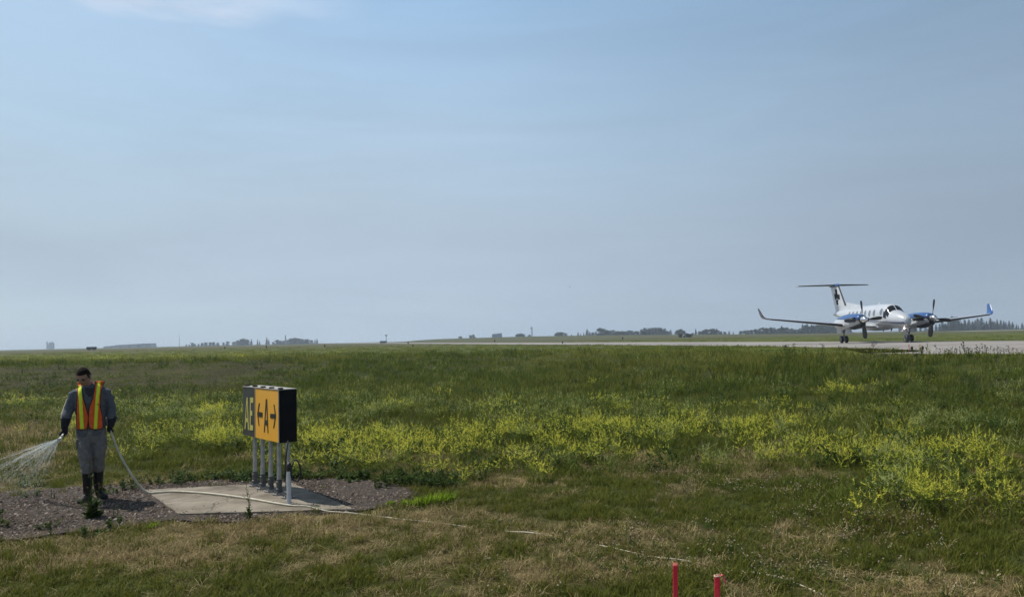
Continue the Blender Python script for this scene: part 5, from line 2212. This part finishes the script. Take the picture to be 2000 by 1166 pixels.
def herb(r, stems, h, rad, spike, sw, leaves=10, ll=.035, spread=.35, nsp=3, bits=14):
    """branching herb: leafy stems that end in flower spikes; returns V, F, material index (0 leaf, 1 flower)"""
    V, F, M = [], [], []
    for _ in range(stems):
        a = r.uniform(0, 2 * pi)
        b = np.array([cos(a), sin(a), 0]) * rad * sqrt(r.rand())
        hh = h * r.uniform(.65, 1.1)
        ln = np.array([cos(a), sin(a), 0]) * spread * hh * r.uniform(.2, 1) + r.normal(0, .05 * hh, 3) * [1, 1, 0]
        top = b + ln + np.array([0, 0, hh])
        mid = b + ln * .4 + np.array([0, 0, hh * .55])
        n0 = len(F)
        strip(V, F, b, mid, .0022, r)
        strip(V, F, mid, top, .0018, r)
        for k in range(leaves):
            t = r.uniform(.1, .9)
            p = (b + (mid - b) * t / .55) if t < .55 else mid + (top - mid) * (t - .55) / .45
            leaf(V, F, p, r.normal(0, 1, 3) * [1, 1, .5] + [0, 0, .4], ll * r.uniform(.6, 1.2), ll * .26, r)
        M += [0] * (len(F) - n0)
        for k in range(nsp):
            if k == 0:
                s0, sd = top, ln * .6 + np.array([0, 0, hh])
            else:
                t = r.uniform(.45, .9)
                s0 = mid + (top - mid) * max(0, (t - .55) / .45) if t > .55 else b + (mid - b) * t / .55
                d = r.normal(0, 1, 3)
                sd = np.array([d[0], d[1], 1.2])
                n0 = len(F)
                sd = sd / np.linalg.norm(sd)
                strip(V, F, s0, s0 + sd * spike * .7, .0014, r)
                s0 = s0 + sd * spike * .6
                M += [0]
            sd = sd / np.linalg.norm(sd)
            L_ = spike * r.uniform(.7, 1.25)
            n0 = len(F)
            for q in range(bits):
                t = q / bits
                d = r.normal(0, 1, 3)
                d -= sd * np.dot(d, sd)
                d /= np.linalg.norm(d) + 1e-9
                leaf(V, F, s0 + sd * L_ * t, d + sd * .6, sw * (1 - .6 * t) * 1.5, sw * .55 * (1 - .5 * t), r)
            M += [1] * (len(F) - n0)
    return V, F, M


def clover(r, n, rad, h, hs):
    V, F, M = [], [], []
    for _ in range(n):
        a = r.uniform(0, 2 * pi)
        b = np.array([cos(a), sin(a), 0]) * rad * sqrt(r.rand())
        t = b + r.normal(0, .02, 3) * [1, 1, 0] + np.array([0, 0, h * r.uniform(.6, 1.2)])
        n0 = len(F)
        strip(V, F, b, t, .0016, r)
        for k in range(4):
            leaf(V, F, b + (t - b) * r.uniform(.2, .7), r.normal(0, 1, 3) * [1, 1, .3] + [0, 0, .2], .024, .010, r)
        M += [0] * (len(F) - n0)
        n0 = len(F)
        for k in range(11):
            d = r.normal(0, 1, 3)
            d /= np.linalg.norm(d)
            leaf(V, F, t - d * hs * .2, d + [0, 0, .25], hs, hs * .42, r)
        M += [1] * (len(F) - n0)
    return V, F, M


def scatter(name, label, P, rot, scl, idx, coll):
    me = bpy.data.meshes.new(name)
    me.from_pydata(P.tolist(), [], [])
    a = me.attributes.new('rot', 'FLOAT_VECTOR', 'POINT')
    a.data.foreach_set('vector', rot.astype(np.float32).ravel())
    a = me.attributes.new('scl', 'FLOAT_VECTOR', 'POINT')
    a.data.foreach_set('vector', scl.astype(np.float32).ravel())
    a = me.attributes.new('idx', 'INT', 'POINT')
    a.data.foreach_set('value', idx.astype(np.int32))
    o = link(name, me)
    tag(o, label, kind='stuff')
    g = bpy.data.node_groups.new(name, 'GeometryNodeTree')
    g.interface.new_socket('Geometry', in_out='INPUT', socket_type='NodeSocketGeometry')
    g.interface.new_socket('Geometry', in_out='OUTPUT', socket_type='NodeSocketGeometry')
    L = g.links.new
    gi = g.nodes.new('NodeGroupInput')
    go = g.nodes.new('NodeGroupOutput')
    ip = g.nodes.new('GeometryNodeInstanceOnPoints')
    ci = g.nodes.new('GeometryNodeCollectionInfo')
    ci.inputs['Collection'].default_value = coll
    ci.inputs['Separate Children'].default_value = True
    ci.inputs['Reset Children'].default_value = True

    def na(nm, ty):
        n = g.nodes.new('GeometryNodeInputNamedAttribute')
        n.data_type = ty
        n.inputs['Name'].default_value = nm
        return n.outputs['Attribute']
    L(gi.outputs[0], ip.inputs['Points'])
    L(ci.outputs[0], ip.inputs['Instance'])
    ip.inputs['Pick Instance'].default_value = True
    L(na('idx', 'INT'), ip.inputs['Instance Index'])
    L(na('rot', 'FLOAT_VECTOR'), ip.inputs['Rotation'])
    L(na('scl', 'FLOAT_VECTOR'), ip.inputs['Scale'])
    L(ip.outputs[0], go.inputs[0])
    m = o.modifiers.new('scatter', 'NODES')
    m.node_group = g
    return o


PADP = [tuple(p) for p in PAD]


def candidates(r, n, y0, y1, margin=130, ymax=1330, power=1.0):
    """random ground points inside the view (with a margin), from depth y0 to y1"""
    y = y0 + (y1 - y0) * r.rand(n) ** power
    half = (1000 + margin) / FPX * y + 1.0
    x = r.uniform(-1, 1, n) * half
    z = terrain(x, y)
    return x, y, z


def clear_of_hard(x, y, gravel_keep=0.0, r=None):
    k = ~inpoly(x, y, PADP)
    k &= ~((y > 9) & inpoly(x, y, PAVE))
    g = inpoly(x, y, GRAVEL)
    if gravel_keep > 0:
        g &= r.rand(len(x)) > gravel_keep
    return k & ~g


def area(y0, y1, margin=130):
    h = lambda y: (1000 + margin) / FPX * y + 1.0
    return (h(y0) + h(y1)) * (y1 - y0)


def finish(r, x, y, z, nvar, s0, s1, tilt=0.12, sink=0.0, base=0, sz=None):
    n = len(x)
    P = np.stack([x, y, z - sink], -1)
    rot = np.stack([r.normal(0, tilt, n), r.normal(0, tilt, n), r.uniform(0, 2 * pi, n)], -1)
    s = r.uniform(s0, s1, n)
    scl = np.stack([s, s, s * (sz if sz is not None else 1)], -1)
    return P, rot, scl, base + r.randint(0, nvar, n)


def cat(L_):
    return [np.concatenate([q[k] for q in L_]) for k in range(4)]


def flower_fields(x, y):
    """density (0..1) of the yellow and of the pale flowering herbs over the ground"""
    z = terrain(x, y)
    px, py, w = project(np.stack([x, y, z], -1))
    n = fbm(x * .55 + 5, y * .38 + 9, 61, 3)
    n2 = fbm(x * .9 + 15, y * .6 + 3, 67, 2)

    def blob(cx, cy, rx, ry, a=1.0):
        return a * np.exp(-(np.abs((px - cx) / rx)) ** 3 - np.abs((py - cy) / ry) ** 3)
    belt = blob(520, 872, 330, 42) + blob(900, 876, 360, 50, 1.0) + blob(1220, 872, 340, 56, 1.0)
    belt = np.maximum(belt, blob(440, 850, 240, 36, .8))
    yl = belt * np.clip(2.3 * (n - .31), 0, .95) + blob(370, 858, 150, 36, .55)
    yl = yl + blob(1650, 900, 80, 30, .9) + blob(1745, 905, 70, 60, .30) + blob(1740, 1000, 62, 44, .34) + blob(1900, 925, 90, 26, .8) + blob(1835, 1000, 40, 36, .5) + blob(1985, 1000, 50, 50, .3)
    yl = yl + blob(1720, 778, 70, 24, .6) + blob(1800, 768, 80, 22, .6) + blob(1640, 800, 90, 26, .25) + blob(40, 792, 80, 10, .7) + blob(720, 783, 130, 10, .3) + blob(1510, 850, 90, 60, .35)
    yl = yl + blob(1230, 760, 60, 14, .25) + blob(200, 702, 330, 9, .45) + blob(650, 690, 60, 5, .2) + blob(330, 800, 160, 22, .35)
    near_ = sstep(880, 900, py) * sstep(1580, 1640, px)
    yl = yl * np.maximum(near_, sstep(.36, .66, n2 + .16 * belt))
    pl = belt * (.05 + .5 * (1 - n)) + blob(330, 800, 300, 26, .5) + blob(640, 800, 330, 26, .5) + blob(880, 745, 60, 22, .45) + blob(1000, 730, 30, 30, .3) + blob(1000, 800, 500, 40, .22) + blob(1390, 925, 40, 20, .9) + blob(1780, 870, 260, 60, .3) + blob(1980, 770, 30, 50, .7)
    pl = pl + blob(1750, 915, 90, 70, .4) + blob(1100, 790, 700, 60, .10) + blob(900, 700, 900, 20, .12) + blob(240, 702, 360, 10, .45)
    pl = pl * sstep(.25, .6, n)
    return yl, pl, px, py


def build_vegetation():
    r = np.random.RandomState(23)
    green = leafmat('short_grass_blades', (0.047, 0.066, 0.010), (0.185, 0.188, 0.030), .38)
    straw = leafmat('straw_blades', (0.095, 0.074, 0.025), (0.52, 0.41, 0.21), .3)
    lush = leafmat('tall_grass_blades', (0.046, 0.074, 0.009), (0.155, 0.190, 0.026), .35)
    weed = leafmat('weed_leaves', (0.024, 0.048, 0.008), (0.075, 0.115, 0.020), .3)
    bright = leafmat('fresh_leaves', (0.14, 0.24, 0.012), (0.26, 0.38, 0.025), .55)
    herb_l = leafmat('herb_leaves', (0.080, 0.125, 0.012), (0.19, 0.235, 0.030), .4)
    yel = leafmat('yellow_petals', (0.38, 0.44, 0.05), (0.74, 0.68, 0.10), .4)
    pale = leafmat('pale_petals', (0.26, 0.32, 0.10), (0.44, 0.46, 0.20), .4)
    head = leafmat('dry_clover_heads', (0.32, 0.24, 0.15), (0.66, 0.58, 0.44), .25)
    rust = leafmat('rusty_stems', (0.075, 0.042, 0.022), (0.12, 0.075, 0.035), .3)

    # ---- short mown grass, green and straw coloured
    cg = bpy.data.collections.new('short_grass_tufts')
    for k in range(5):
        proto(cg, *blades(r, 34, .085, .03, .095, .0062, 1.0), [green])
    for k in range(4):   # coarser for farther off
        proto(cg, *blades(r, 44, .26, .05, .13, .010, .7), [green])
    cd = bpy.data.collections.new('straw_tufts')
    for k in range(5):
        V, F = blades(r, 28, .09, .02, .065, .0050, 1.4)
        blades(r, 9, .09, .05, .10, .0042, 2.6, V, F)
        proto(cd, V, F, [straw])
    for k in range(4):
        proto(cd, *blades(r, 44, .26, .04, .11, .009, 1.3), [straw])
    G, D = [], []
    for (y0, y1, dens, far) in ((4.6, 8, 150, 0), (8, 12.5, 85, 0), (12.5, 19, 22, 1), (19, 34, 9, 1)):
        n = int(area(y0, y1) * dens)
        x, y, z = candidates(r, n, y0, y1)
        k = clear_of_hard(x, y, 0.012, r) & (slope_t(x, y) < .35)
        x, y, z = x[k], y[k], z[k]
        d = dryness(x, y)
        dd = r.rand(len(x)) < np.clip((d - .18) * 1.25, 0.03, .93)
        keep = r.rand(len(x)) < (.45 + .55 * np.abs(d - .5) * 2)
        base = 5 if far else 0
        nv = 4 if far else 5
        for sel, out, col in ((~dd & keep, G, 0), (dd, D, 1)):
            hz = .7 + .8 * fbm(x[sel] * 1.3, y[sel] * 1.3, 77, 2)
            out.append(finish(r, x[sel], y[sel], z[sel], nv, .75, 1.3, .18, .004, base, hz))
    scatter('mown_grass', 'short green mown grass over the lower field', *cat(G), cg)
    scatter('straw_grass', 'dry straw coloured grass in patches over the lower field', *cat(D), cd)

    # ---- taller grass of the ditch and the bank
    ct = bpy.data.collections.new('tall_grass_tufts')
    for k in range(5):
        proto(ct, *blades(r, 40, .20, .14, .36, .0085, .55), [lush])
    for k in range(4):
        proto(ct, *blades(r, 40, .42, .14, .34, .020, .55), [lush])
    for k in range(3):
        V, F, M = herb(r, 7, .32, .2, .06, .012, 16, .06, .5, 1, 6)
        proto(ct, V, F, [weed, weed], M)
    olive = leafmat('olive_grass_blades', (0.092, 0.108, 0.017), (0.24, 0.24, 0.045), .4)
    for k in range(4):
        proto(ct, *blades(r, 40, .36, .12, .32, .016, .6), [olive])
    T = []
    for (y0, y1, dens, far, h0) in ((8, 15, 16, 0, .55), (15, 24, 11, 0, .8), (24, 34, 7, 1, 1), (34, 50, 4.2, 1, .9), (50, 90, 1.0, 1, .75), (90, 170, .22, 1, .8)):
        n = int(area(y0, y1) * dens)
        x, y, z = candidates(r, n, y0, y1, 80)
        px, py, w = project(np.stack([x, y, z], -1))
        t = slope_t(x, y)
        u = fbm(x * .22, y * .3, 33, 3)
        den = sstep(-.55, .1, t) * (.45 + .75 * u)
        yl, pl, _, _ = flower_fields(x, y)
        den = np.maximum(den, .9 * np.clip(yl + pl, 0, 1) * (t < .2))
        den = np.maximum(den, .75 * sstep(1480, 1760, px) * sstep(7.5, 9.5, y) * (t < .3) * (.3 + u))
        den = np.maximum(den, .5 * sstep(900, 1300, px) * sstep(9.5, 12, y) * (t < .3) * u)
        den = np.where(t > 1.0, .55 * (.5 + u), den)
        mown = sstep(660, 420, px) * sstep(.95, .80, t) * sstep(-.12, 0, t)
        top_l = sstep(760, 420, px) * sstep(.95, 1.1, t) * sstep(110, 80, y)
        hz = h0 * (.6 + .8 * u) * (1 - .62 * mown)
        den = np.maximum(den * (1 - .45 * mown), .9 * top_l * (.4 + u))
        hz = np.where(t > 1.1, hz * .6, hz)
        hz = hz * (1 - .45 * sstep(.75, .95, t) * (px > 1450))
        k = (r.rand(n) < den) & clear_of_hard(x, y)
        # the grass tip and verge next to the pavement stay low
        T.append(finish(r, x[k], y[k], z[k], 4 if far else 5, .8, 1.25, .12, .01, 5 if far else 0, hz[k]))
        # lighter olive grass, more of it up the bank and in patches; little on the shorn left slope
        u2 = fbm(x * .16 + 40, y * .22, 35, 3)
        ol = np.clip(.12 + .75 * sstep(.35, 1.0, t) * sstep(.32, .62, u2) + .5 * sstep(.55, .72, u2) + .7 * top_l, 0, .95) * (1 - .85 * mown)
        q_ = r.rand(n) < ol
        T[-1][3][:] = np.where(q_[k], 12 + r.randint(0, 4, int(k.sum())), T[-1][3])
        kk = k & (r.rand(n) < .12) & (t < 1)
        T.append(finish(r, x[kk], y[kk], z[kk], 3, .7, 1.3, .1, .0, 9))
    scatter('tall_grass', 'uncut dark green grass of the ditch and bank', *cat(T), ct)

    # ---- yellow and pale flowering herbs
    cy = bpy.data.collections.new('yellow_herbs')
    for k in range(6):
        V, F, M = herb(r, 6, .44, .10, .105, .013, 12, .040, .45, 4, 16)
        proto(cy, V, F, [herb_l, yel], M)
    for k in range(4):
        V, F, M = herb(r, 9, .46, .30, .10, .020, 8, .06, .4, 3, 9)
        proto(cy, V, F, [herb_l, yel], M)
    cp = bpy.data.collections.new('pale_herbs')
    for k in range(5):
        V, F, M = herb(r, 5, .46, .10, .12, .012, 14, .040, .5, 4, 14)
        proto(cp, V, F, [herb_l, pale], M)
    for k in range(3):
        V, F, M = herb(r, 9, .42, .30, .10, .017, 12, .06, .4, 2, 8)
        proto(cp, V, F, [herb_l, pale], M)
    Yl, Pl = [], []
    for (y0, y1, dens, far) in ((7.6, 14, 8, 0), (14, 20, 8, 0), (20, 30, 4.0, 1), (30, 48, 1.6, 1), (48, 95, .5, 1)):
        n = int(area(y0, y1) * dens)
        x, y, z = candidates(r, n, y0, y1, 80)
        yl, pl, px, py = flower_fields(x, y)
        ok = clear_of_hard(x, y)
        q = r.rand(n)
        k = ok & (q < yl)
        sc = .42 + .55 * fbm(x * .4, y * .4, 88, 2)
        sc = sc * np.where(y > 48, .55, 1.0)
        Yl.append(finish(r, x[k], y[k], z[k], 4 if far else 6, .75, 1.25, .1, .01, 6 if far else 0, sc[k]))
        k = ok & (q > yl) & (q < yl + pl)
        Pl.append(finish(r, x[k], y[k], z[k], 3 if far else 5, .75, 1.25, .1, .01, 5 if far else 0, sc[k]))
    scatter('yellow_wildflowers', 'bright yellow flowering herbs in a belt across the field', *cat(Yl), cy)
    scatter('pale_wildflowers', 'grey green herbs with pale flower spikes among the grass', *cat(Pl), cp)

    # ---- dried clover heads in the right foreground
    cc = bpy.data.collections.new('clover_tufts')
    for k in range(5):
        V, F, M = clover(r, 5, .10, .10, .0105)
        proto(cc, V, F, [weed, head], M)
    for k in range(3):
        V, F, M = clover(r, 7, .12, .12, .009)
        proto(cc, V, F, [rust, head], M)
    n = int(area(5, 12) * 40)
    x, y, z = candidates(r, n, 5, 12)
    px, py, w = project(np.stack([x, y, z], -1))
    nn = fbm(x * .8, y * .8, 51, 3)
    den = sstep(820, 1300, px) * sstep(.42, .68, nn) * (.25 + .75 * sstep(1200, 980, py)) * .62
    den += .45 * np.exp(-((px - 1660) / 130) ** 2 - ((py - 1012) / 24) ** 2)
    den += .25 * np.exp(-((px - 1500) / 160) ** 2 - ((py - 1080) / 30) ** 2)
    k = (r.rand(n) < den) & clear_of_hard(x, y)
    nv = (px[k] > 1560) & (np.abs(py[k] - 1010) < 40)
    P, ro, sc, ix = finish(r, x[k], y[k], z[k], 5, .75, 1.25, .12)
    ix = np.where(nv & (r.rand(len(ix)) < .75), 5 + ix % 3, ix)
    scatter('dried_clover', 'clover with dried pale heads in the right foreground', P, ro, sc, ix, cc)

    # ---- leafy weeds round the gravel
    cw = bpy.data.collections.new('leafy_tufts')
    for k in range(4):
        V, F, M = herb(r, 10, .11, .10, .03, .006, 16, .042, 1.0, 0, 0)
        proto(cw, V, F, [weed, weed], M)
    Wd = []
    n = 9000
    gpx = r.uniform(-80, 940, n)
    gpy = r.uniform(905, 1065, n)
    g = np.array([ground(a, b) for a, b in zip(gpx, gpy)])
    d1 = np.exp(-((gpx - 430) / 150) ** 4 - ((gpy - 938 + (gpx - 430) * .02) / 5) ** 2) * .35
    d1 += np.exp(-((gpx - 650) / 90) ** 4 - ((gpy - 934) / 5) ** 2) * .30
    d1 += np.exp(-((gpx - 810) / 85) ** 4 - ((gpy - 946) / 9) ** 2) * .3
    d1 += np.exp(-((gpx - 20) / 200) ** 4 - ((gpy - 962) / 7) ** 2) * .05 + np.exp(-((gpx - 60) / 170) ** 4 - ((gpy - 1005) / 40) ** 4) * .005
    d1 += np.exp(-((gpx - 100) / 110) ** 2 - ((gpy - 1040) / 10) ** 2) * .02
    k = (r.rand(n) < d1) & ~inpoly(g[:, 0], g[:, 1], PADP)
    g = g[k]
    gp = gpx[k]
    s = finish(r, g[:, 0], g[:, 1], terrain(g[:, 0], g[:, 1]), 4, .8, 1.3, .15, 0, 0, np.where((gp > 725) & (gp < 900), 1.15, .8))
    Wd.append(s)
    scatter('leafy_weeds', 'low dark leafy weeds round the edge of the gravel', *cat(Wd), cw)

    # ---- loose stones
    cs = bpy.data.collections.new('stones')
    stone = leafmat('stone', (0.025, 0.019, 0.015), (0.220, 0.170, 0.138), 0.0, .85)
    pale_stone = leafmat('pale_stone', (0.22, 0.175, 0.14), (0.44, 0.37, 0.31), 0.0, .8)
    for k in range(7):
        b = MB()
        rr = np.random.RandomState(100 + k)
        b.ellip((0, 0, 0), (1, rr.uniform(.6, .95), rr.uniform(.45, .7)), 7, 5, None, lambda q: q * rr.uniform(.8, 1.15))
        proto(cs, b.v, b.f, [stone if k < 6 else pale_stone])
    gp = np.array(GRAVEL)
    n = 42000
    x = r.uniform(gp[:, 0].min() - .1, gp[:, 0].max() + .1, n)
    y = r.uniform(gp[:, 1].min() - .1, gp[:, 1].max() + .1, n)
    k = inpoly(x + r.normal(0, .05, n), y + r.normal(0, .05, n), GRAVEL) & ~inpoly(x, y, PADP) & (np.abs(x) < .78 * y)
    x, y = x[k], y[k]
    s = .009 + .013 * r.rand(len(x)) ** 2.5 + .024 * (r.rand(len(x)) > .97) * r.rand(len(x))
    P, ro, sc, ix = finish(r, x, y, terrain(x, y) + .012, 7, 1, 1, .5)
    sc = np.stack([s, s, s], -1)
    # grit strewn over the slab's edge
    n = 260
    e = np.array(PADP)
    q = r.rand(n, 2)
    a, b_ = e[r.randint(0, 4, n)], e[r.randint(0, 4, n)]
    pq = a * q[:, :1] + b_ * (1 - q[:, :1]) + r.normal(0, .03, (n, 2))
    P2, ro2, sc2, ix2 = finish(r, pq[:, 0], pq[:, 1], np.full(n, padz + .003), 7, .004, .011, .4)
    kk = inpoly(pq[:, 0], pq[:, 1], PADP)
    scatter('gravel', 'loose reddish grey gravel round the concrete pad', np.concatenate([P, P2[kk]]), np.concatenate([ro, ro2[kk]]), np.concatenate([sc, sc2[kk]]), np.concatenate([ix, ix2[kk]]), cs)


build_vegetation()


def plant(name, label, cat_, px, py, htpx, kind, seed, group=None, leafm=None, rnd=None, Y=None):
    """a single tall weed: stem, leaves, and flower or seed heads as parts"""
    r = np.random.RandomState(seed)
    if Y is None:
        g = ground(px, py)
    else:
        g = at(px, py, Y)
    z = terr1(g[0], g[1])
    h = htpx * g[1] / FPX
    A = thing(name, label, cat_, (g[0], g[1], z), 0, group)
    weed = MATS['weed_leaves']
    if kind == 'tuft':
        V, F = blades(r, 46, .05, h * .5, h, .006 if leafm is not MATS['fresh_leaves'] else .013, .5 if leafm is not MATS['fresh_leaves'] else .9)
        me = mesh('blades', V, F)
        link('blades', me, A, leafm or weed)
        return A
    S_, L_, H_ = MB(), ([], []), ([], [])
    tops = []
    nst = {'thistle': 3, 'spire': 2, 'seedhead': 1}[kind]
    for s_ in range(nst):
        a = r.uniform(0, 2 * pi)
        hh = h * (1 if s_ == 0 else r.uniform(.4, .75))
        sp = .05 if s_ == 0 else .18
        p0 = np.array([r.normal(0, .02), r.normal(0, .02), 0])
        p1 = p0 + np.array([cos(a) * sp * hh * .5, sin(a) * sp * hh * .5, hh * .5])
        p2 = p0 + np.array([cos(a) * sp * hh + r.normal(0, .01), sin(a) * sp * hh, hh])
        rad = max(.0035, h * (.006 if kind != 'seedhead' else .009))
        S_.tube([p0, p1, p2], [rad, rad * .8, rad * .5], 5)
        nl = {'thistle': 46, 'spire': 46, 'seedhead': 12}[kind]
        for k in range(nl):
            t = r.rand() ** (1.9 if kind == 'thistle' else 1.0) * .97
            p = p0 + (p1 - p0) * t * 2 if t < .5 else p1 + (p2 - p1) * (t - .5) * 2
            ln = h * {'thistle': .17 * (1.15 - t), 'spire': .13 * (1.2 - t), 'seedhead': .14 * (1.1 - t)}[kind] * r.uniform(.6, 1.3)
            d = r.normal(0, 1, 3)
            leaf(L_[0], L_[1], p, np.array([d[0], d[1], .5 + .4 * abs(d[2])]), ln, ln * .22, r)
        for k in range({'thistle': 7, 'spire': 5, 'seedhead': 9}[kind]):
            t = r.uniform(.55, 1) if k else 1
            p = p1 + (p2 - p1) * (t - .5) * 2
            d = r.normal(0, 1, 3)
            q = p + np.array([d[0] * .07 * h, d[1] * .07 * h, .05 * h]) * (1.5 if kind == 'seedhead' else 1) * (0 if not k else 1)
            if k:
                S_.tube([p, q], [rad * .5, rad * .4], 4)
            tops.append(q)
    S_.build('stem', weed, A)
    link('leaves', mesh('leaves', *L_), A, leafm or weed)
    hs = h * {'thistle': .016, 'spire': .012, 'seedhead': .038}[kind]
    for q in tops:
        for k in range(10):
            d = r.normal(0, 1, 3)
            leaf(H_[0], H_[1], q, d + [0, 0, .6], hs * 1.6, hs * .6, r)
    link('flower_heads' if kind != 'seedhead' else 'seed_heads', mesh('heads', *H_), A, MATS['dark_foliage'] if kind == 'seedhead' else MATS['rusty_stems'])
    return A


def build_plants():
    plant('tall_weed', 'tall bushy dark weed on the gravel in front of the person', 'plant', 183, 1013, 110, 'thistle', 1)
    plant('low_weed', 'leafy skirt of small weeds at the foot of the tall weed before the person', 'plant', 172, 1015, 42, 'thistle', 11)
    plant('tall_weed', 'upright leafy weed in front of the pad and left of the sign posts', 'plant', 487, 1013, 68, 'spire', 2)
    plant('low_weed', 'short upright weed on the gravel near the left edge of the picture', 'plant', 100, 1047, 44, 'spire', 3)
    plant('low_weed', 'thin small weed right of the bushy weed on the gravel', 'plant', 228, 1012, 30, 'spire', 4)
    plant('low_weed', 'short weed at the far left edge of the gravel', 'plant', 4, 1020, 40, 'spire', 5)
    plant('grass_tuft', 'green grass tuft over the hose at the front edge of the pad', 'plant', 616, 1004, 24, 'tuft', 6, None, MATS['short_grass_blades'])
    plant('grass_tuft', 'pale green tuft on the gravel between the bushy weed and the pad', 'plant', 297, 1031, 15, 'tuft', 7, None, MATS['fresh_leaves'])
    for i, (px, py, h) in enumerate(((795, 988, 20), (812, 988, 24), (828, 986, 26), (845, 984, 30), (862, 983, 32), (878, 980, 28), (763, 987, 14))):
        plant('grass_tuft', 'bright fresh green broad bladed tuft at the right end of the gravel', 'plant', px, py, h, 'tuft', 20 + i, 'bright green tufts right of the gravel', MATS['fresh_leaves'])
    plant('low_weed', 'thin dark weed stalk on the gravel left of the person', 'plant', 105, 975, 28, 'spire', 8)
    for i, (px, py, h) in enumerate(((1108, 1166, 34), (1306, 1162, 30), (985, 1158, 20), (420, 1092, 20), (700, 1150, 26))):
        plant('grass_tuft', 'darker green tuft standing out of the dry foreground grass', 'plant', px, py, h, 'tuft', 40 + i, 'green tufts in the dry foreground', MATS['short_grass_blades'])
    r = np.random.RandomState(9)
    spots = [(1828, 673), (1835, 682), (1846, 681), (1853, 684), (1867, 677), (1874, 681), (1882, 671), (1884, 675), (1886, 680), (1893, 682), (1899, 681), (1905, 674), (1909, 679), (1914, 680), (1919, 672), (1924, 677), (1928, 675), (1933, 676), (1938, 681), (1945, 681), (1951, 677), (1954, 681), (1960, 680), (1965, 683), (1970, 677), (1973, 681), (1979, 680), (1985, 682), (1991, 685), (1998, 686), (1815, 685), (1803, 686), (1790, 686), (1775, 684), (1760, 684), (1742, 683), (1725, 682), (1700, 680), (1640, 676), (1605, 674), (1575, 677), (1552, 673), (1536, 676), (1708, 672), (1866, 682), (1890, 679), (1942, 679)]
    for i, (px, py) in enumerate(spots):
        x0 = at(px, 690, 25)[0]
        Y = 44 - 1.25 * min(22, max(0, x0)) - 1.5 + r.uniform(-.8, .8)
        x0 = at(px, 690, Y)[0]
        Y = 44 - 1.25 * min(22, max(0, x0)) - 1.2 + r.uniform(-.8, .8)
        zt = terr1(at(px, 690, Y)[0], Y)
        _, yb, _ = project(np.array([at(px, 690, Y)[0], Y, zt]))
        plant('seeding_weed', 'dark weed stalk with seed heads against the pale taxiway on the right', 'plant', px, py, max(8, yb - py), 'seedhead', 60 + i, 'seeding weeds along the taxiway bank', None, r, Y)


build_plants()

# ================================================================== AIR
def build_haze():
    b = MB()
    b.box((0, EXT / 2 - 30, 22.0), (2 * EXT + 6, EXT + 70, 50.0))
    m = bpy.data.materials.new('hazy_air')
    t = nodes_of(m)
    o = N(t, 'ShaderNodeOutputMaterial')
    v = N(t, 'ShaderNodeVolumePrincipled')
    v.inputs['Color'].default_value = (0.70, 0.82, 1.0, 1)
    v.inputs['Density'].default_value = 0.00036
    v.inputs['Anisotropy'].default_value = 0.2
    t.links.new(v.outputs[0], o.inputs['Volume'])
    h = b.build('haze', m)
    tag(h, kind='stuff')
    h['label'] = 'thin blue haze over the airfield'


build_haze()
